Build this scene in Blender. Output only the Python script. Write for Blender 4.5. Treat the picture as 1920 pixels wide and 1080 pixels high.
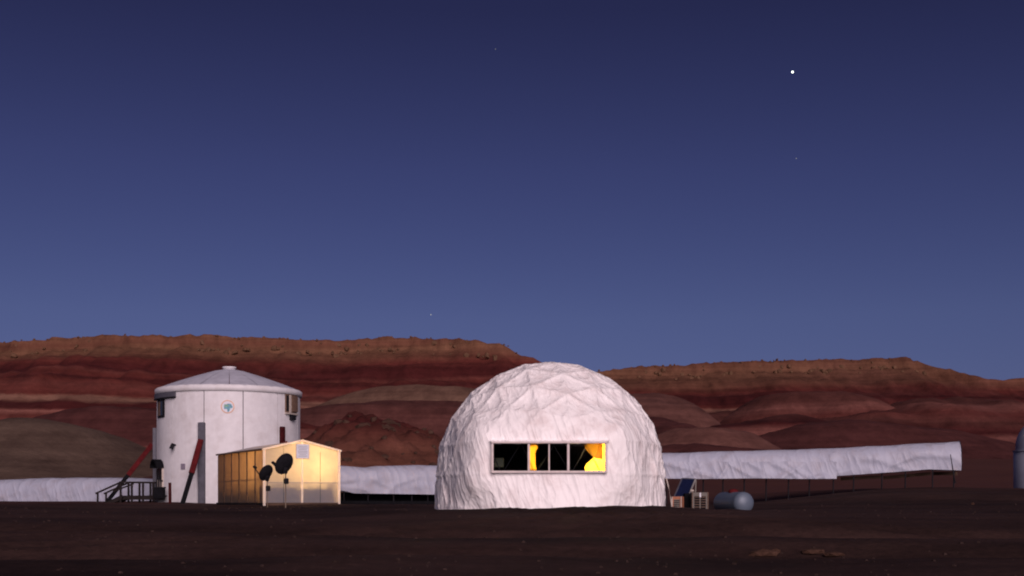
import bpy, bmesh, math, random
import numpy as np
from mathutils import Vector, Matrix

for o in list(bpy.data.objects):
    bpy.data.objects.remove(o)
random.seed(7)
sc = bpy.context.scene
COL = sc.collection
R_ = math.radians

# ------------------------------------------------------------------ camera
FPX, HY, CZ = 2350.0, 940.0, 0.22          # focal length (px of a 1920 wide frame), horizon row, eye height
cam_d = bpy.data.cameras.new('camera')
cam = bpy.data.objects.new('camera', cam_d)
COL.objects.link(cam)
cam.location = (0, 0, CZ)
cam.rotation_euler = (R_(90), 0, 0)
cam_d.sensor_width = 36
cam_d.lens = FPX / 1920 * 36
cam_d.shift_y = (HY - 540) / 1920
cam_d.clip_start = 0.1
cam_d.clip_end = 12000
sc.camera = cam

# ------------------------------------------------------------------ sky, sun, exposure
SUN_EL, SUN_AZ = R_(22.0), R_(13.0)          # low afterglow behind the camera, off to the right
w = bpy.data.worlds.new('World')
sc.world = w
w.use_nodes = True
nt = w.node_tree
bg = nt.nodes['Background']
sky = nt.nodes.new('ShaderNodeTexSky')
sky.sky_type = 'NISHITA'
sky.sun_disc = False
sky.sun_elevation = SUN_EL
sky.sun_rotation = R_(180) - SUN_AZ
sky.altitude = 1300
sky.air_density = 1.0
sky.dust_density = 0.6
sky.ozone_density = 3.0
tint = nt.nodes.new('ShaderNodeMix')
tint.data_type = 'RGBA'
tint.blend_type = 'MULTIPLY'
tint.inputs['Factor'].default_value = 1
# dusk: the dome of the sky darkens evenly from the horizon to the zenith, all the way round
tc = nt.nodes.new('ShaderNodeTexCoord')
sx = nt.nodes.new('ShaderNodeSeparateXYZ')
rp = nt.nodes.new('ShaderNodeValToRGB')
rp.color_ramp.elements[0].position = 0.0
rp.color_ramp.elements[0].color = (.335, .39, .92, 1)
rp.color_ramp.elements[1].position = 1.0
rp.color_ramp.elements[1].color = (.30, .18, .40, 1)
for p_, c_ in ((.017, (.335, .39, .92)), (.093, (.50, .405, .70)), (.143, (.565, .44, .71)), (.255, (.49, .345, .60)), (.365, (.35, .225, .405))):
    e_ = rp.color_ramp.elements.new(p_)
    e_.color = (*c_, 1)
nt.links.new(tc.outputs['Generated'], sx.inputs[0])
nt.links.new(sx.outputs['Z'], rp.inputs[0])
nt.links.new(sky.outputs[0], tint.inputs[6])
nt.links.new(rp.outputs[0], tint.inputs[7])
nt.links.new(tint.outputs[2], bg.inputs[0])
bg.inputs[1].default_value = 0.041

sd = bpy.data.lights.new('sun', 'SUN')
sd.energy = 3.4
sd.angle = R_(44)
sd.color = (1.0, 0.80, 0.80)
sun = bpy.data.objects.new('sun', sd)
COL.objects.link(sun)
to_sun = Vector((math.sin(SUN_AZ) * math.cos(SUN_EL), -math.cos(SUN_AZ) * math.cos(SUN_EL), math.sin(SUN_EL)))
sun.rotation_euler = to_sun.to_track_quat('Z', 'Y').to_euler()
sun.location = (20, -30, 30)

vs = sc.view_settings
vs.view_transform = 'Standard'
vs.look = 'None'
vs.exposure = 0.0
vs.gamma = 1.0
vs.use_curve_mapping = False

# ------------------------------------------------------------------ helpers
def P(px, py, Y):
    """world point that stands at depth Y and shows at pixel px, py of the 1920 wide photograph"""
    return Vector(((px - 960) / FPX * Y, Y, CZ - (py - HY) / FPX * Y))

_perm = np.random.RandomState(11).permutation(512).astype(np.int64)
_perm = np.concatenate([_perm, _perm, _perm])
_g3 = np.random.RandomState(5).normal(size=(512, 3))
_g3 /= np.linalg.norm(_g3, axis=1)[:, None]

def noise3(x, y, z):
    x, y, z = np.broadcast_arrays(np.asarray(x, float), np.asarray(y, float), np.asarray(z, float))
    xi, yi, zi = np.floor(x).astype(np.int64), np.floor(y).astype(np.int64), np.floor(z).astype(np.int64)
    xf, yf, zf = x - xi, y - yi, z - zi
    u, v, w_ = [t * t * t * (t * (t * 6 - 15) + 10) for t in (xf, yf, zf)]
    out = 0
    for dx in (0, 1):
        for dy in (0, 1):
            for dz in (0, 1):
                h = _perm[(_perm[(_perm[(xi + dx) & 511] + yi + dy) & 511] + zi + dz) & 511]
                g = _g3[h]
                d = g[..., 0] * (xf - dx) + g[..., 1] * (yf - dy) + g[..., 2] * (zf - dz)
                out = out + d * (u if dx else 1 - u) * (v if dy else 1 - v) * (w_ if dz else 1 - w_)
    return out * 1.6

def fbm(x, y, z=0.0, o=4, gain=0.5):
    s, a = 0, 1.0
    for k in range(o):
        s = s + a * noise3(x * 2 ** k + 17 * k, y * 2 ** k + 5 * k, z * 2 ** k)
        a *= gain
    return s

def sstep(a, b, x):
    t = np.clip((x - a) / (b - a), 0, 1)
    return t * t * (3 - 2 * t)

class MB:
    """collects shapes into one mesh"""
    def __init__(s):
        s.v, s.f, s.sm = [], [], []
    def add(s, vs_, fs, smooth=False):
        n = len(s.v)
        s.v += [tuple(p) for p in vs_]
        s.f += [tuple(i + n for i in f) for f in fs]
        s.sm += [smooth] * len(fs)
        return s
    def box(s, c, size, ax=None, bev=0.0):
        ax = ax or (Vector((1, 0, 0)), Vector((0, 1, 0)), Vector((0, 0, 1)))
        c = Vector(c)
        hx, hy, hz = [q / 2 for q in size]
        b = min(bev, hx * .45, hy * .45, hz * .45)
        if b <= 0:
            pts = [c + ax[0] * hx * i + ax[1] * hy * j + ax[2] * hz * k for k in (-1, 1) for j in (-1, 1) for i in (-1, 1)]
            return s.add(pts, [(0, 2, 3, 1), (4, 5, 7, 6), (0, 1, 5, 4), (2, 6, 7, 3), (0, 4, 6, 2), (1, 3, 7, 5)])
        bm = bmesh.new()
        bmesh.ops.create_cube(bm, size=1)
        for v in bm.verts:
            v.co = Vector((v.co.x * 2 * hx, v.co.y * 2 * hy, v.co.z * 2 * hz))
        bmesh.ops.bevel(bm, geom=bm.edges[:], offset=b, segments=1, affect='EDGES')
        bm.verts.index_update()
        s.add([c + ax[0] * v.co.x + ax[1] * v.co.y + ax[2] * v.co.z for v in bm.verts], [[v.index for v in f.verts] for f in bm.faces])
        bm.free()
        return s
    def tube(s, pts, r, n=8, caps=True):
        pts = [Vector(p) for p in pts]
        rs = r if isinstance(r, (list, tuple)) else [r] * len(pts)
        vs_, fs = [], []
        for i, p in enumerate(pts):
            d = (pts[min(i + 1, len(pts) - 1)] - pts[max(i - 1, 0)]).normalized()
            up = Vector((0, 0, 1)) if abs(d.z) < .9 else Vector((0, 1, 0))
            a = d.cross(up).normalized()
            b = d.cross(a)
            for k in range(n):
                t = 2 * math.pi * k / n
                vs_.append(p + (a * math.cos(t) + b * math.sin(t)) * rs[i])
        for i in range(len(pts) - 1):
            for k in range(n):
                fs.append((i * n + k, i * n + (k + 1) % n, (i + 1) * n + (k + 1) % n, (i + 1) * n + k))
        s.add(vs_, fs, True)
        if caps:
            m = len(pts) - 1
            s.add(vs_[:n], [tuple(range(n - 1, -1, -1))])
            s.add(vs_[m * n:], [tuple(range(n))])
        return s
    def bar(s, a, b, wd, dp, side=None, bev=0.0):
        """square bar from a to b; wd across 'side', dp across the other"""
        a, b = Vector(a), Vector(b)
        d = (b - a)
        L = d.length
        d.normalize()
        side = Vector(side) if side else (Vector((1, 0, 0)) if abs(d.x) < .8 else Vector((0, 0, 1)))
        sx_ = (side - d * side.dot(d)).normalized()
        return s.box((a + b) / 2, (wd, dp, L), (sx_, d.cross(sx_), d), bev)
    def build(s, name, m, parent=None):
        me = bpy.data.meshes.new(name)
        me.from_pydata(s.v, [], s.f)
        me.polygons.foreach_set('use_smooth', s.sm)
        bm = bmesh.new()
        bm.from_mesh(me)
        bmesh.ops.recalc_face_normals(bm, faces=bm.faces[:])
        bm.to_mesh(me)
        bm.free()
        return link(name, me, m, parent)

def link(name, me, m, parent=None):
    o = bpy.data.objects.new(name, me)
    COL.objects.link(o)
    if m and not me.materials:
        me.materials.append(m)
    if parent:
        o.parent = parent
        o.matrix_parent_inverse = parent_inv(parent)
    return o

def world_of(o):
    m = o.matrix_basis.copy()
    if o.parent:
        m = world_of(o.parent) @ o.matrix_parent_inverse @ m
    return m

def parent_inv(p):
    return world_of(p).inverted()

def tag(o, label, cat=None, group=None, kind=None):
    if label: o['label'] = label
    if cat: o['category'] = cat
    if group: o['group'] = group
    if kind: o['kind'] = kind
    return o

def thing(name, loc, label, cat, group=None):
    o = bpy.data.objects.new(name, None)
    COL.objects.link(o)
    o.location = loc
    o.empty_display_size = .2
    return tag(o, label, cat, group)

def grid_mesh(name, X, Y, Z, m, keep=None, smooth=True):
    ny, nx = X.shape
    co = np.stack([X, Y, Z], -1).reshape(-1, 3)
    i = np.arange(ny * nx).reshape(ny, nx)
    q = np.stack([i[:-1, :-1], i[:-1, 1:], i[1:, 1:], i[1:, :-1]], -1).reshape(-1, 4)
    me = bpy.data.meshes.new(name)
    me.vertices.add(len(co))
    me.vertices.foreach_set('co', co.ravel())
    me.loops.add(q.size)
    me.loops.foreach_set('vertex_index', q.ravel().astype(np.int32))
    me.polygons.add(len(q))
    me.polygons.foreach_set('loop_start', np.arange(0, q.size, 4, dtype=np.int32))
    me.polygons.foreach_set('loop_total', np.full(len(q), 4, dtype=np.int32))
    me.update(calc_edges=True)
    me.polygons.foreach_set('use_smooth', np.full(len(q), smooth))
    return link(name, me, m)

# ------------------------------------------------------------------ materials
MATS = {}
def nodes_of(name):
    m = bpy.data.materials.new(name)
    m.use_nodes = True
    n = m.node_tree
    return m, n, n.nodes['Principled BSDF']

def mat(name, col, rough=.6, metal=0.0, var=.12, scale=6.0, bump=0.0, bscale=30.0, spec=.3, dirt=None, dscale=1.2):
    """plain paint/metal/wood with uneven tone, optional dirt patches and fine relief"""
    m, n, b = nodes_of(name)
    L = n.links.new
    tc_ = n.nodes.new('ShaderNodeTexCoord')
    no = n.nodes.new('ShaderNodeTexNoise')
    no.inputs['Scale'].default_value = scale
    no.inputs['Detail'].default_value = 5
    L(tc_.outputs['Object'], no.inputs['Vector'])
    r = n.nodes.new('ShaderNodeValToRGB')
    r.color_ramp.elements[0].position = .3
    r.color_ramp.elements[1].position = .7
    r.color_ramp.elements[0].color = (*[c * (1 - var) for c in col], 1)
    r.color_ramp.elements[1].color = (*[min(1, c * (1 + var)) for c in col], 1)
    L(no.outputs['Fac'], r.inputs[0])
    out = r.outputs[0]
    if dirt:
        n2 = n.nodes.new('ShaderNodeTexNoise')
        n2.inputs['Scale'].default_value = dscale
        n2.inputs['Detail'].default_value = 7
        n2.inputs['Roughness'].default_value = .65
        L(tc_.outputs['Object'], n2.inputs['Vector'])
        mr = n.nodes.new('ShaderNodeMapRange')
        mr.inputs['From Min'].default_value = .50
        mr.inputs['From Max'].default_value = .75
        mr.inputs['To Max'].default_value = .6
        L(n2.outputs['Fac'], mr.inputs[0])
        mx = n.nodes.new('ShaderNodeMix')
        mx.data_type = 'RGBA'
        L(mr.outputs[0], mx.inputs[0])
        L(out, mx.inputs[6])
        mx.inputs[7].default_value = (*dirt, 1)
        out = mx.outputs[2]
    L(out, b.inputs['Base Color'])
    b.inputs['Roughness'].default_value = rough
    b.inputs['Metallic'].default_value = metal
    b.inputs['Specular IOR Level'].default_value = spec
    if bump:
        n3 = n.nodes.new('ShaderNodeTexNoise')
        n3.inputs['Scale'].default_value = bscale
        n3.inputs['Detail'].default_value = 6
        L(tc_.outputs['Object'], n3.inputs['Vector'])
        bp = n.nodes.new('ShaderNodeBump')
        bp.inputs['Strength'].default_value = bump
        bp.inputs['Distance'].default_value = .05
        L(n3.outputs['Fac'], bp.inputs['Height'])
        L(bp.outputs[0], b.inputs['Normal'])
    MATS[name] = m
    return m

def mat_fabric(name, col, bump=.5, scale=5.0, dirt=(.45, .36, .33)):
    """coated white tarpaulin: creases as fine relief, faint dust"""
    m, n, b = nodes_of(name)
    L = n.links.new
    g = n.nodes.new('ShaderNodeTexCoord')
    mp = n.nodes.new('ShaderNodeMapping')
    mp.inputs['Rotation'].default_value = (0.3, 0.5, 0.2)
    mp.inputs['Scale'].default_value = (1.0, 1.0, .55)
    L(g.outputs['Object'], mp.inputs['Vector'])
    wn = n.nodes.new('ShaderNodeTexNoise')
    wn.inputs['Scale'].default_value = scale * .5
    L(mp.outputs[0], wn.inputs['Vector'])
    ad = n.nodes.new('ShaderNodeMix')
    ad.data_type = 'VECTOR'
    ad.inputs[0].default_value = .10
    L(mp.outputs[0], ad.inputs[4])
    L(wn.outputs['Color'], ad.inputs[5])
    h = None
    for k, (rot, st, sc_, am) in enumerate((((.3, .5, .2), (1, 1, .16), scale * .8, 1.0), ((-.5, .7, 1.1), (1, .9, .18), scale * 1.0, .9), ((.9, -.6, .4), (.9, 1, .22), scale * 1.5, .6), ((.1, 1.2, 2.0), (1, 1, .3), scale * 2.6, .35))):
        mk = n.nodes.new('ShaderNodeMapping')
        mk.inputs['Rotation'].default_value = rot
        mk.inputs['Scale'].default_value = st
        L(ad.outputs[1], mk.inputs['Vector'])
        t = n.nodes.new('ShaderNodeTexNoise')
        t.inputs['Scale'].default_value = sc_
        t.inputs['Detail'].default_value = .6
        L(mk.outputs[0], t.inputs['Vector'])
        def mth(op, a, b_):
            q = n.nodes.new('ShaderNodeMath')
            q.operation = op
            for ii, vv in enumerate((a, b_)):
                if isinstance(vv, (int, float)): q.inputs[ii].default_value = vv
                else: L(vv, q.inputs[ii])
            return q.outputs[0]
        c = mth('ABSOLUTE', mth('SUBTRACT', t.outputs['Fac'], .5), 0)
        c = mth('POWER', mth('SUBTRACT', 1.0, mth('MINIMUM', mth('MULTIPLY', c, 8.0), 1.0)), 1.6)
        c = mth('MULTIPLY', c, am)
        h = c if h is None else mth('ADD', h, c)
    bp = n.nodes.new('ShaderNodeBump')
    bp.inputs['Strength'].default_value = bump
    bp.inputs['Distance'].default_value = .04
    L(h, bp.inputs['Height'])
    L(bp.outputs[0], b.inputs['Normal'])
    n2 = n.nodes.new('ShaderNodeTexNoise')
    n2.inputs['Scale'].default_value = 1.4
    n2.inputs['Detail'].default_value = 8
    n2.inputs['Roughness'].default_value = .7
    L(g.outputs['Object'], n2.inputs['Vector'])
    r = n.nodes.new('ShaderNodeValToRGB')
    r.color_ramp.elements[0].position = .48
    r.color_ramp.elements[0].color = (*col, 1)
    r.color_ramp.elements[1].position = .85
    r.color_ramp.elements[1].color = (*dirt, 1)
    L(n2.outputs['Fac'], r.inputs[0])
    L(r.outputs[0], b.inputs['Base Color'])
    b.inputs['Roughness'].default_value = .5
    b.inputs['Specular IOR Level'].default_value = .35
    return m

def mat_strata(name, offset=0.0, mound=None, right=False):
    """badlands rock: strata by height, warped a little, with mottling and rubble relief"""
    m, n, b = nodes_of(name)
    L = n.links.new
    g = n.nodes.new('ShaderNodeNewGeometry')
    sp = n.nodes.new('ShaderNodeSeparateXYZ')
    L(g.outputs['Position'], sp.inputs[0])
    def noise(sc_, det=5, rough=.55, stretch=(1, 1, 1)):
        mp = n.nodes.new('ShaderNodeMapping')
        mp.inputs['Scale'].default_value = stretch
        L(g.outputs['Position'], mp.inputs['Vector'])
        t = n.nodes.new('ShaderNodeTexNoise')
        t.inputs['Scale'].default_value = sc_
        t.inputs['Detail'].default_value = det
        t.inputs['Roughness'].default_value = rough
        L(mp.outputs[0], t.inputs['Vector'])
        return t.outputs['Fac']
    def math_(op, a, b_):
        t = n.nodes.new('ShaderNodeMath')
        t.operation = op
        for i, q in enumerate((a, b_)):
            if isinstance(q, (int, float)):
                t.inputs[i].default_value = q
            else:
                L(q, t.inputs[i])
        return t.outputs[0]
    z = sp.outputs['Z']
    z = math_('ADD', z, math_('MULTIPLY', math_('SUBTRACT', noise(.022, 3), .5), 5.0))
    z = math_('ADD', z, math_('MULTIPLY', math_('SUBTRACT', noise(.16, 6, .65), .5), 1.3))
    z = math_('ADD', z, math_('MULTIPLY', sp.outputs['X'], -.008))
    f = math_('DIVIDE', math_('ADD', z, offset), 46.0)
    r = n.nodes.new('ShaderNodeValToRGB')
    cr = r.color_ramp
    tan, brn, pale = (.185, .102, .062), (.145, .068, .045), (.25, .145, .105)
    red, drk, mid = (.125, .034, .028), (.076, .018, .018), (.145, .048, .040)
    pnk = (.25, .115, .094)
    stops = [(0, brn), (.08, (.16, .07, .05)), (.14, drk), (.18, mid), (.235, pnk), (.25, red), (.29, drk), (.33, mid),
             (.37, mid), (.395, pnk), (.41, drk), (.445, drk), (.468, pale), (.49, pale), (.505, red), (.56, mid), (.59, red),
             (.62, drk), (.655, red), (.67, mid), (.69, drk), (.74, drk), (.785, red), (.835, brn), (.89, tan), (.93, brn), (1, tan)]
    if right:
        pur = (.105, .043, .036)
        stops = [(0, brn), (.08, (.12, .055, .042)), (.14, drk), (.19, mid), (.25, pnk), (.28, drk), (.33, pur), (.38, mid), (.42, pnk), (.45, pur),
                 (.515, pur), (.53, pale), (.545, red), (.57, drk), (.635, drk), (.675, red), (.72, brn), (.85, tan), (.95, brn), (1, tan)]
    kf = (.68, .58, .60) if right else (.80, .70, .70)
    stops = [(p_, tuple(c * k_ for c, k_ in zip(c_, kf))) for p_, c_ in stops]
    cr.elements[0].position, cr.elements[0].color = 0, (*stops[0][1], 1)
    cr.elements[1].position, cr.elements[1].color = 1, (*stops[-1][1], 1)
    for p_, c_ in stops[1:-1]:
        e = cr.elements.new(p_)
        e.color = (*c_, 1)
    L(f, r.inputs[0])
    out = r.outputs[0]
    if mound:
        r.color_ramp.elements[0].color = (*mound, 1)
        while len(cr.elements) > 2:
            cr.elements.remove(cr.elements[1])
        cr.elements[1].color = (*[c * .8 for c in mound], 1)
    if not mound:
        pm_ = n.nodes.new('ShaderNodeMapRange')
        pm_.inputs['From Min'].default_value = .54
        pm_.inputs['From Max'].default_value = .68
        pm_.inputs['To Max'].default_value = .3
        L(noise(.03, 5, .6, (1, 1, 2.2)), pm_.inputs[0])
        px2 = n.nodes.new('ShaderNodeMix')
        px2.data_type = 'RGBA'
        L(pm_.outputs[0], px2.inputs[0])
        L(out, px2.inputs[6])
        px2.inputs[7].default_value = (.118, .047, .039, 1)
        out = px2.outputs[2]
    mx = n.nodes.new('ShaderNodeMix')
    mx.data_type = 'RGBA'
    mx.blend_type = 'MULTIPLY'
    mx.inputs[0].default_value = 1
    L(out, mx.inputs[6])
    r2 = n.nodes.new('ShaderNodeValToRGB')
    r2.color_ramp.elements[0].position = .38
    r2.color_ramp.elements[0].color = (.62, .58, .58, 1)
    r2.color_ramp.elements[1].position = .62
    r2.color_ramp.elements[1].color = (1.25, 1.25, 1.22, 1)
    fine = math_('ADD', math_('MULTIPLY', noise(.35, 8, .7, (1, .5, .7)), .55), math_('MULTIPLY', noise(1.0, 4, .6, (.018, .018, .85)), .45))
    L(fine, r2.inputs[0])
    L(r2.outputs[0], mx.inputs[7])
    L(mx.outputs[2], b.inputs['Base Color'])
    b.inputs['Roughness'].default_value = .95
    b.inputs['Specular IOR Level'].default_value = .08
    bp = n.nodes.new('ShaderNodeBump')
    bp.inputs['Strength'].default_value = .5
    bp.inputs['Distance'].default_value = .7
    L(noise(.8, 8, .7), bp.inputs['Height'])
    L(bp.outputs[0], b.inputs['Normal'])
    return m

def mat_ground():
    m, n, b = nodes_of('desert_soil')
    L = n.links.new
    g = n.nodes.new('ShaderNodeNewGeometry')
    def noise(sc_, det=6, rough=.6, st=(1, 1, 1)):
        mp = n.nodes.new('ShaderNodeMapping')
        mp.inputs['Scale'].default_value = st
        L(g.outputs['Position'], mp.inputs['Vector'])
        t = n.nodes.new('ShaderNodeTexNoise')
        t.inputs['Scale'].default_value = sc_
        t.inputs['Detail'].default_value = det
        t.inputs['Roughness'].default_value = rough
        L(mp.outputs[0], t.inputs['Vector'])
        return t.outputs['Fac']
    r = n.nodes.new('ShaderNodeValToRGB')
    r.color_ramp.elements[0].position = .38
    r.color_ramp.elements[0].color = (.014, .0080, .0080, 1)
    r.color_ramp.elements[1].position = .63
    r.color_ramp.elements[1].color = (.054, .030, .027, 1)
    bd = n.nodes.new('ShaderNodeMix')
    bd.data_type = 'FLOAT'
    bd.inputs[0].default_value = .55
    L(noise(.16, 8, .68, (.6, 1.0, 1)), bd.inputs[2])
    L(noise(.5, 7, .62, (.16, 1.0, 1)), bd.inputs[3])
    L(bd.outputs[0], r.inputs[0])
    r2 = n.nodes.new('ShaderNodeValToRGB')
    r2.color_ramp.elements[0].position = .3
    r2.color_ramp.elements[0].color = (.6, .6, .62, 1)
    r2.color_ramp.elements[1].position = .75
    r2.color_ramp.elements[1].color = (1.3, 1.25, 1.2, 1)
    L(noise(5, 9, .75), r2.inputs[0])
    mx = n.nodes.new('ShaderNodeMix')
    mx.data_type = 'RGBA'
    mx.blend_type = 'MULTIPLY'
    mx.inputs[0].default_value = 1
    L(r.outputs[0], mx.inputs[6])
    L(r2.outputs[0], mx.inputs[7])
    # redder wash of soil towards the foot of the hills
    sp = n.nodes.new('ShaderNodeSeparateXYZ')
    L(g.outputs['Position'], sp.inputs[0])
    mr = n.nodes.new('ShaderNodeMapRange')
    mr.interpolation_type = 'SMOOTHSTEP'
    mr.inputs['From Min'].default_value = 52
    mr.inputs['From Max'].default_value = 90
    mr.inputs['To Max'].default_value = .8
    L(sp.outputs['Y'], mr.inputs[0])
    m2 = n.nodes.new('ShaderNodeMix')
    m2.data_type = 'RGBA'
    L(mr.outputs[0], m2.inputs[0])
    L(mx.outputs[2], m2.inputs[6])
    m2.inputs[7].default_value = (.074, .030, .026, 1)
    L(m2.outputs[2], b.inputs['Base Color'])
    b.inputs['Roughness'].default_value = .95
    b.inputs['Specular IOR Level'].default_value = .06
    bp = n.nodes.new('ShaderNodeBump')
    bp.inputs['Strength'].default_value = .5
    bp.inputs['Distance'].default_value = .08
    L(noise(6, 8, .7), bp.inputs['Height'])
    L(bp.outputs[0], b.inputs['Normal'])
    return m

def mat_sheet(name, refl, trans, rough_noise=2.0):
    """translucent plastic sheet: scatters light from outside, lets lamp light through"""
    m, n, b = nodes_of(name)
    L = n.links.new
    n.nodes.remove(b)
    o = n.nodes['Material Output']
    d = n.nodes.new('ShaderNodeBsdfDiffuse')
    d.inputs[0].default_value = (*refl, 1)
    t = n.nodes.new('ShaderNodeBsdfTranslucent')
    tc_ = n.nodes.new('ShaderNodeTexCoord')
    no = n.nodes.new('ShaderNodeTexNoise')
    no.inputs['Scale'].default_value = rough_noise
    no.inputs['Detail'].default_value = 6
    L(tc_.outputs['Object'], no.inputs['Vector'])
    r = n.nodes.new('ShaderNodeValToRGB')
    r.color_ramp.elements[0].position = .3
    r.color_ramp.elements[0].color = (*[c * .72 for c in trans], 1)
    r.color_ramp.elements[1].position = .7
    r.color_ramp.elements[1].color = (*trans, 1)
    L(no.outputs['Fac'], r.inputs[0])
    L(r.outputs[0], t.inputs[0])
    a = n.nodes.new('ShaderNodeAddShader')
    L(d.outputs[0], a.inputs[0])
    L(t.outputs[0], a.inputs[1])
    L(a.outputs[0], o.inputs[0])
    return m

def mat_glass(name, refl=.02, tintc=(.9, .95, .95)):
    m, n, b = nodes_of(name)
    L = n.links.new
    n.nodes.remove(b)
    o = n.nodes['Material Output']
    t = n.nodes.new('ShaderNodeBsdfTransparent')
    t.inputs[0].default_value = (*tintc, 1)
    g = n.nodes.new('ShaderNodeBsdfGlossy')
    g.inputs['Roughness'].default_value = .03
    x = n.nodes.new('ShaderNodeMixShader')
    x.inputs[0].default_value = refl
    L(t.outputs[0], x.inputs[1])
    L(g.outputs[0], x.inputs[2])
    L(x.outputs[0], o.inputs[0])
    return m

def mat_emit(name, col, s):
    m, n, b = nodes_of(name)
    b.inputs['Base Color'].default_value = (0, 0, 0, 1)
    b.inputs['Emission Color'].default_value = (*col, 1)
    b.inputs['Emission Strength'].default_value = s
    return m

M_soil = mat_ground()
M_strata = mat_strata('strata')
M_strata2 = mat_strata('strata_right', 0, None, True)
M_mound = mat_strata('grey_clay', 0, (.094, .062, .049))
M_pink = mat_strata('pink_clay', 0, (.118, .052, .044))
M_tanc = mat_strata('tan_clay', 0, (.150, .084, .062))
M_drkc = mat_strata('maroon_clay', 0, (.070, .024, .023))
M_midc = mat_strata('red_clay', 0, (.096, .036, .032))
M_knoll = mat_strata('rubble_slope', -1.5)
M_cap = mat('caprock', (.120, .064, .039), .95, 0, .35, .6, .8, 3.0, .08, (.06, .03, .022), .5)
M_kroc = mat('knoll_rock', (.06, .032, .024), .95, 0, .35, .8, .6, 4.0, .08)
M_rock = mat('sandstone', (.062, .032, .023), .95, 0, .3, 4, .8, 12, .08)
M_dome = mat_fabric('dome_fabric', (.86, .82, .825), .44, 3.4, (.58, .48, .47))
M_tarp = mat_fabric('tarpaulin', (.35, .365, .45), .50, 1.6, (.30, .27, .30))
M_white = mat('white_panel', (.63, .615, .64), .5, 0, .06, 3, .06, 20, .3, (.46, .42, .42), .9)
M_frame = mat('window_frame', (.56, .48, .47), .5, 0, .12, 8)

M_roof = mat('roof_metal', (.42, .42, .49), .55, 0, .12, 2, .05, 10, .3)
M_grey = mat('grey_steel', (.085, .083, .105), .6, .1, .2, 5)
M_red = mat('red_paint', (.075, .009, .011), .8, 0, .3, 4, 0, 1, .04)
M_dred = mat('dark_red_paint', (.042, .007, .008), .8, 0, .3, 4, 0, 1, .04)
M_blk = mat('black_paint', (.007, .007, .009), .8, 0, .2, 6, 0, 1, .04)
M_dk = mat('dark_metal', (.014, .0135, .017), .75, 0, .25, 6, 0, 1, .06)
M_wood = mat('dark_wood', (.014, .010, .010), .8, 0, .3, 5, .4, 20, .15)
M_plank = mat('weathered_plank', (.075, .046, .033), .9, 0, .3, 3, .4, 15, .1)
M_glass = mat_glass('window_glass', .0008, (.8, .84, .84))
M_dglass = mat('dark_pane', (.02, .022, .022), .15, 0, .2, 4, 0, 1, .4)
M_unlit = mat('unlit_black', (.004, .004, .0045), .95, 0, .2, 3, 0, 1, .05)  # near-black: puts the darkness of the dome interior into the colour
M_curtain = mat_sheet('yellow_curtain', (.45, .30, .04), (.80, .50, .06), 3.0)
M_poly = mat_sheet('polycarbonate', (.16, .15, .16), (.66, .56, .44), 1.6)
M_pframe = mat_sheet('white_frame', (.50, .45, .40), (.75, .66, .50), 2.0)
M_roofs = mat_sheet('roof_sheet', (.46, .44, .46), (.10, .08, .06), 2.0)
M_polys = mat_sheet('polycarbonate_brown', (.085, .07, .065), (.33, .20, .12), 2.2)  # darker, browner sheet for the side and back walls
M_tank = mat('tank_paint', (.10, .125, .17), .45, .1, .12, 3, 0, 1, .4, (.10, .10, .12), 1.5)
M_solar = mat('solar_cells', (.010, .014, .045), .25, 0, .2, 10, 0, 1, .5)
M_alu = mat('aluminium', (.50, .47, .43), .45, .5, .12, 10)
M_orange = mat('orange_housing', (.33, .13, .075), .6, 0, .2, 6)
M_cream = mat('cream_housing', (.42, .36, .32), .6, 0, .15, 6)
M_mast = mat('mast_steel', (.16, .12, .09), .6, 0, .2, 6)
M_brown = mat('brown_shutter', (.14, .085, .06), .7, 0, .25, 6)
M_teal = mat('teal_print', (.13, .30, .38), .6, 0, .25, 9)
M_green = mat('green_print', (.18, .33, .22), .6, 0, .25, 9)
M_oring = mat('orange_print', (.62, .36, .24), .6, 0, .15, 9)
M_mauve = mat('mauve_plate', (.20, .17, .22), .6, 0, .2, 6)
M_ink = mat('grey_ink', (.30, .29, .31), .7)
M_signw = mat('sign_board', (.60, .60, .66), .5, 0, .06, 8)
M_obs = mat('observatory_shell', (.27, .28, .34), .5, 0, .1, 3)
M_soilbed = mat('planter_plastic', (.02, .026, .04), .7, 0, .2, 6)
M_leaf = mat('leaf_green', (.03, .06, .02), .7, 0, .3, 9)

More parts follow.
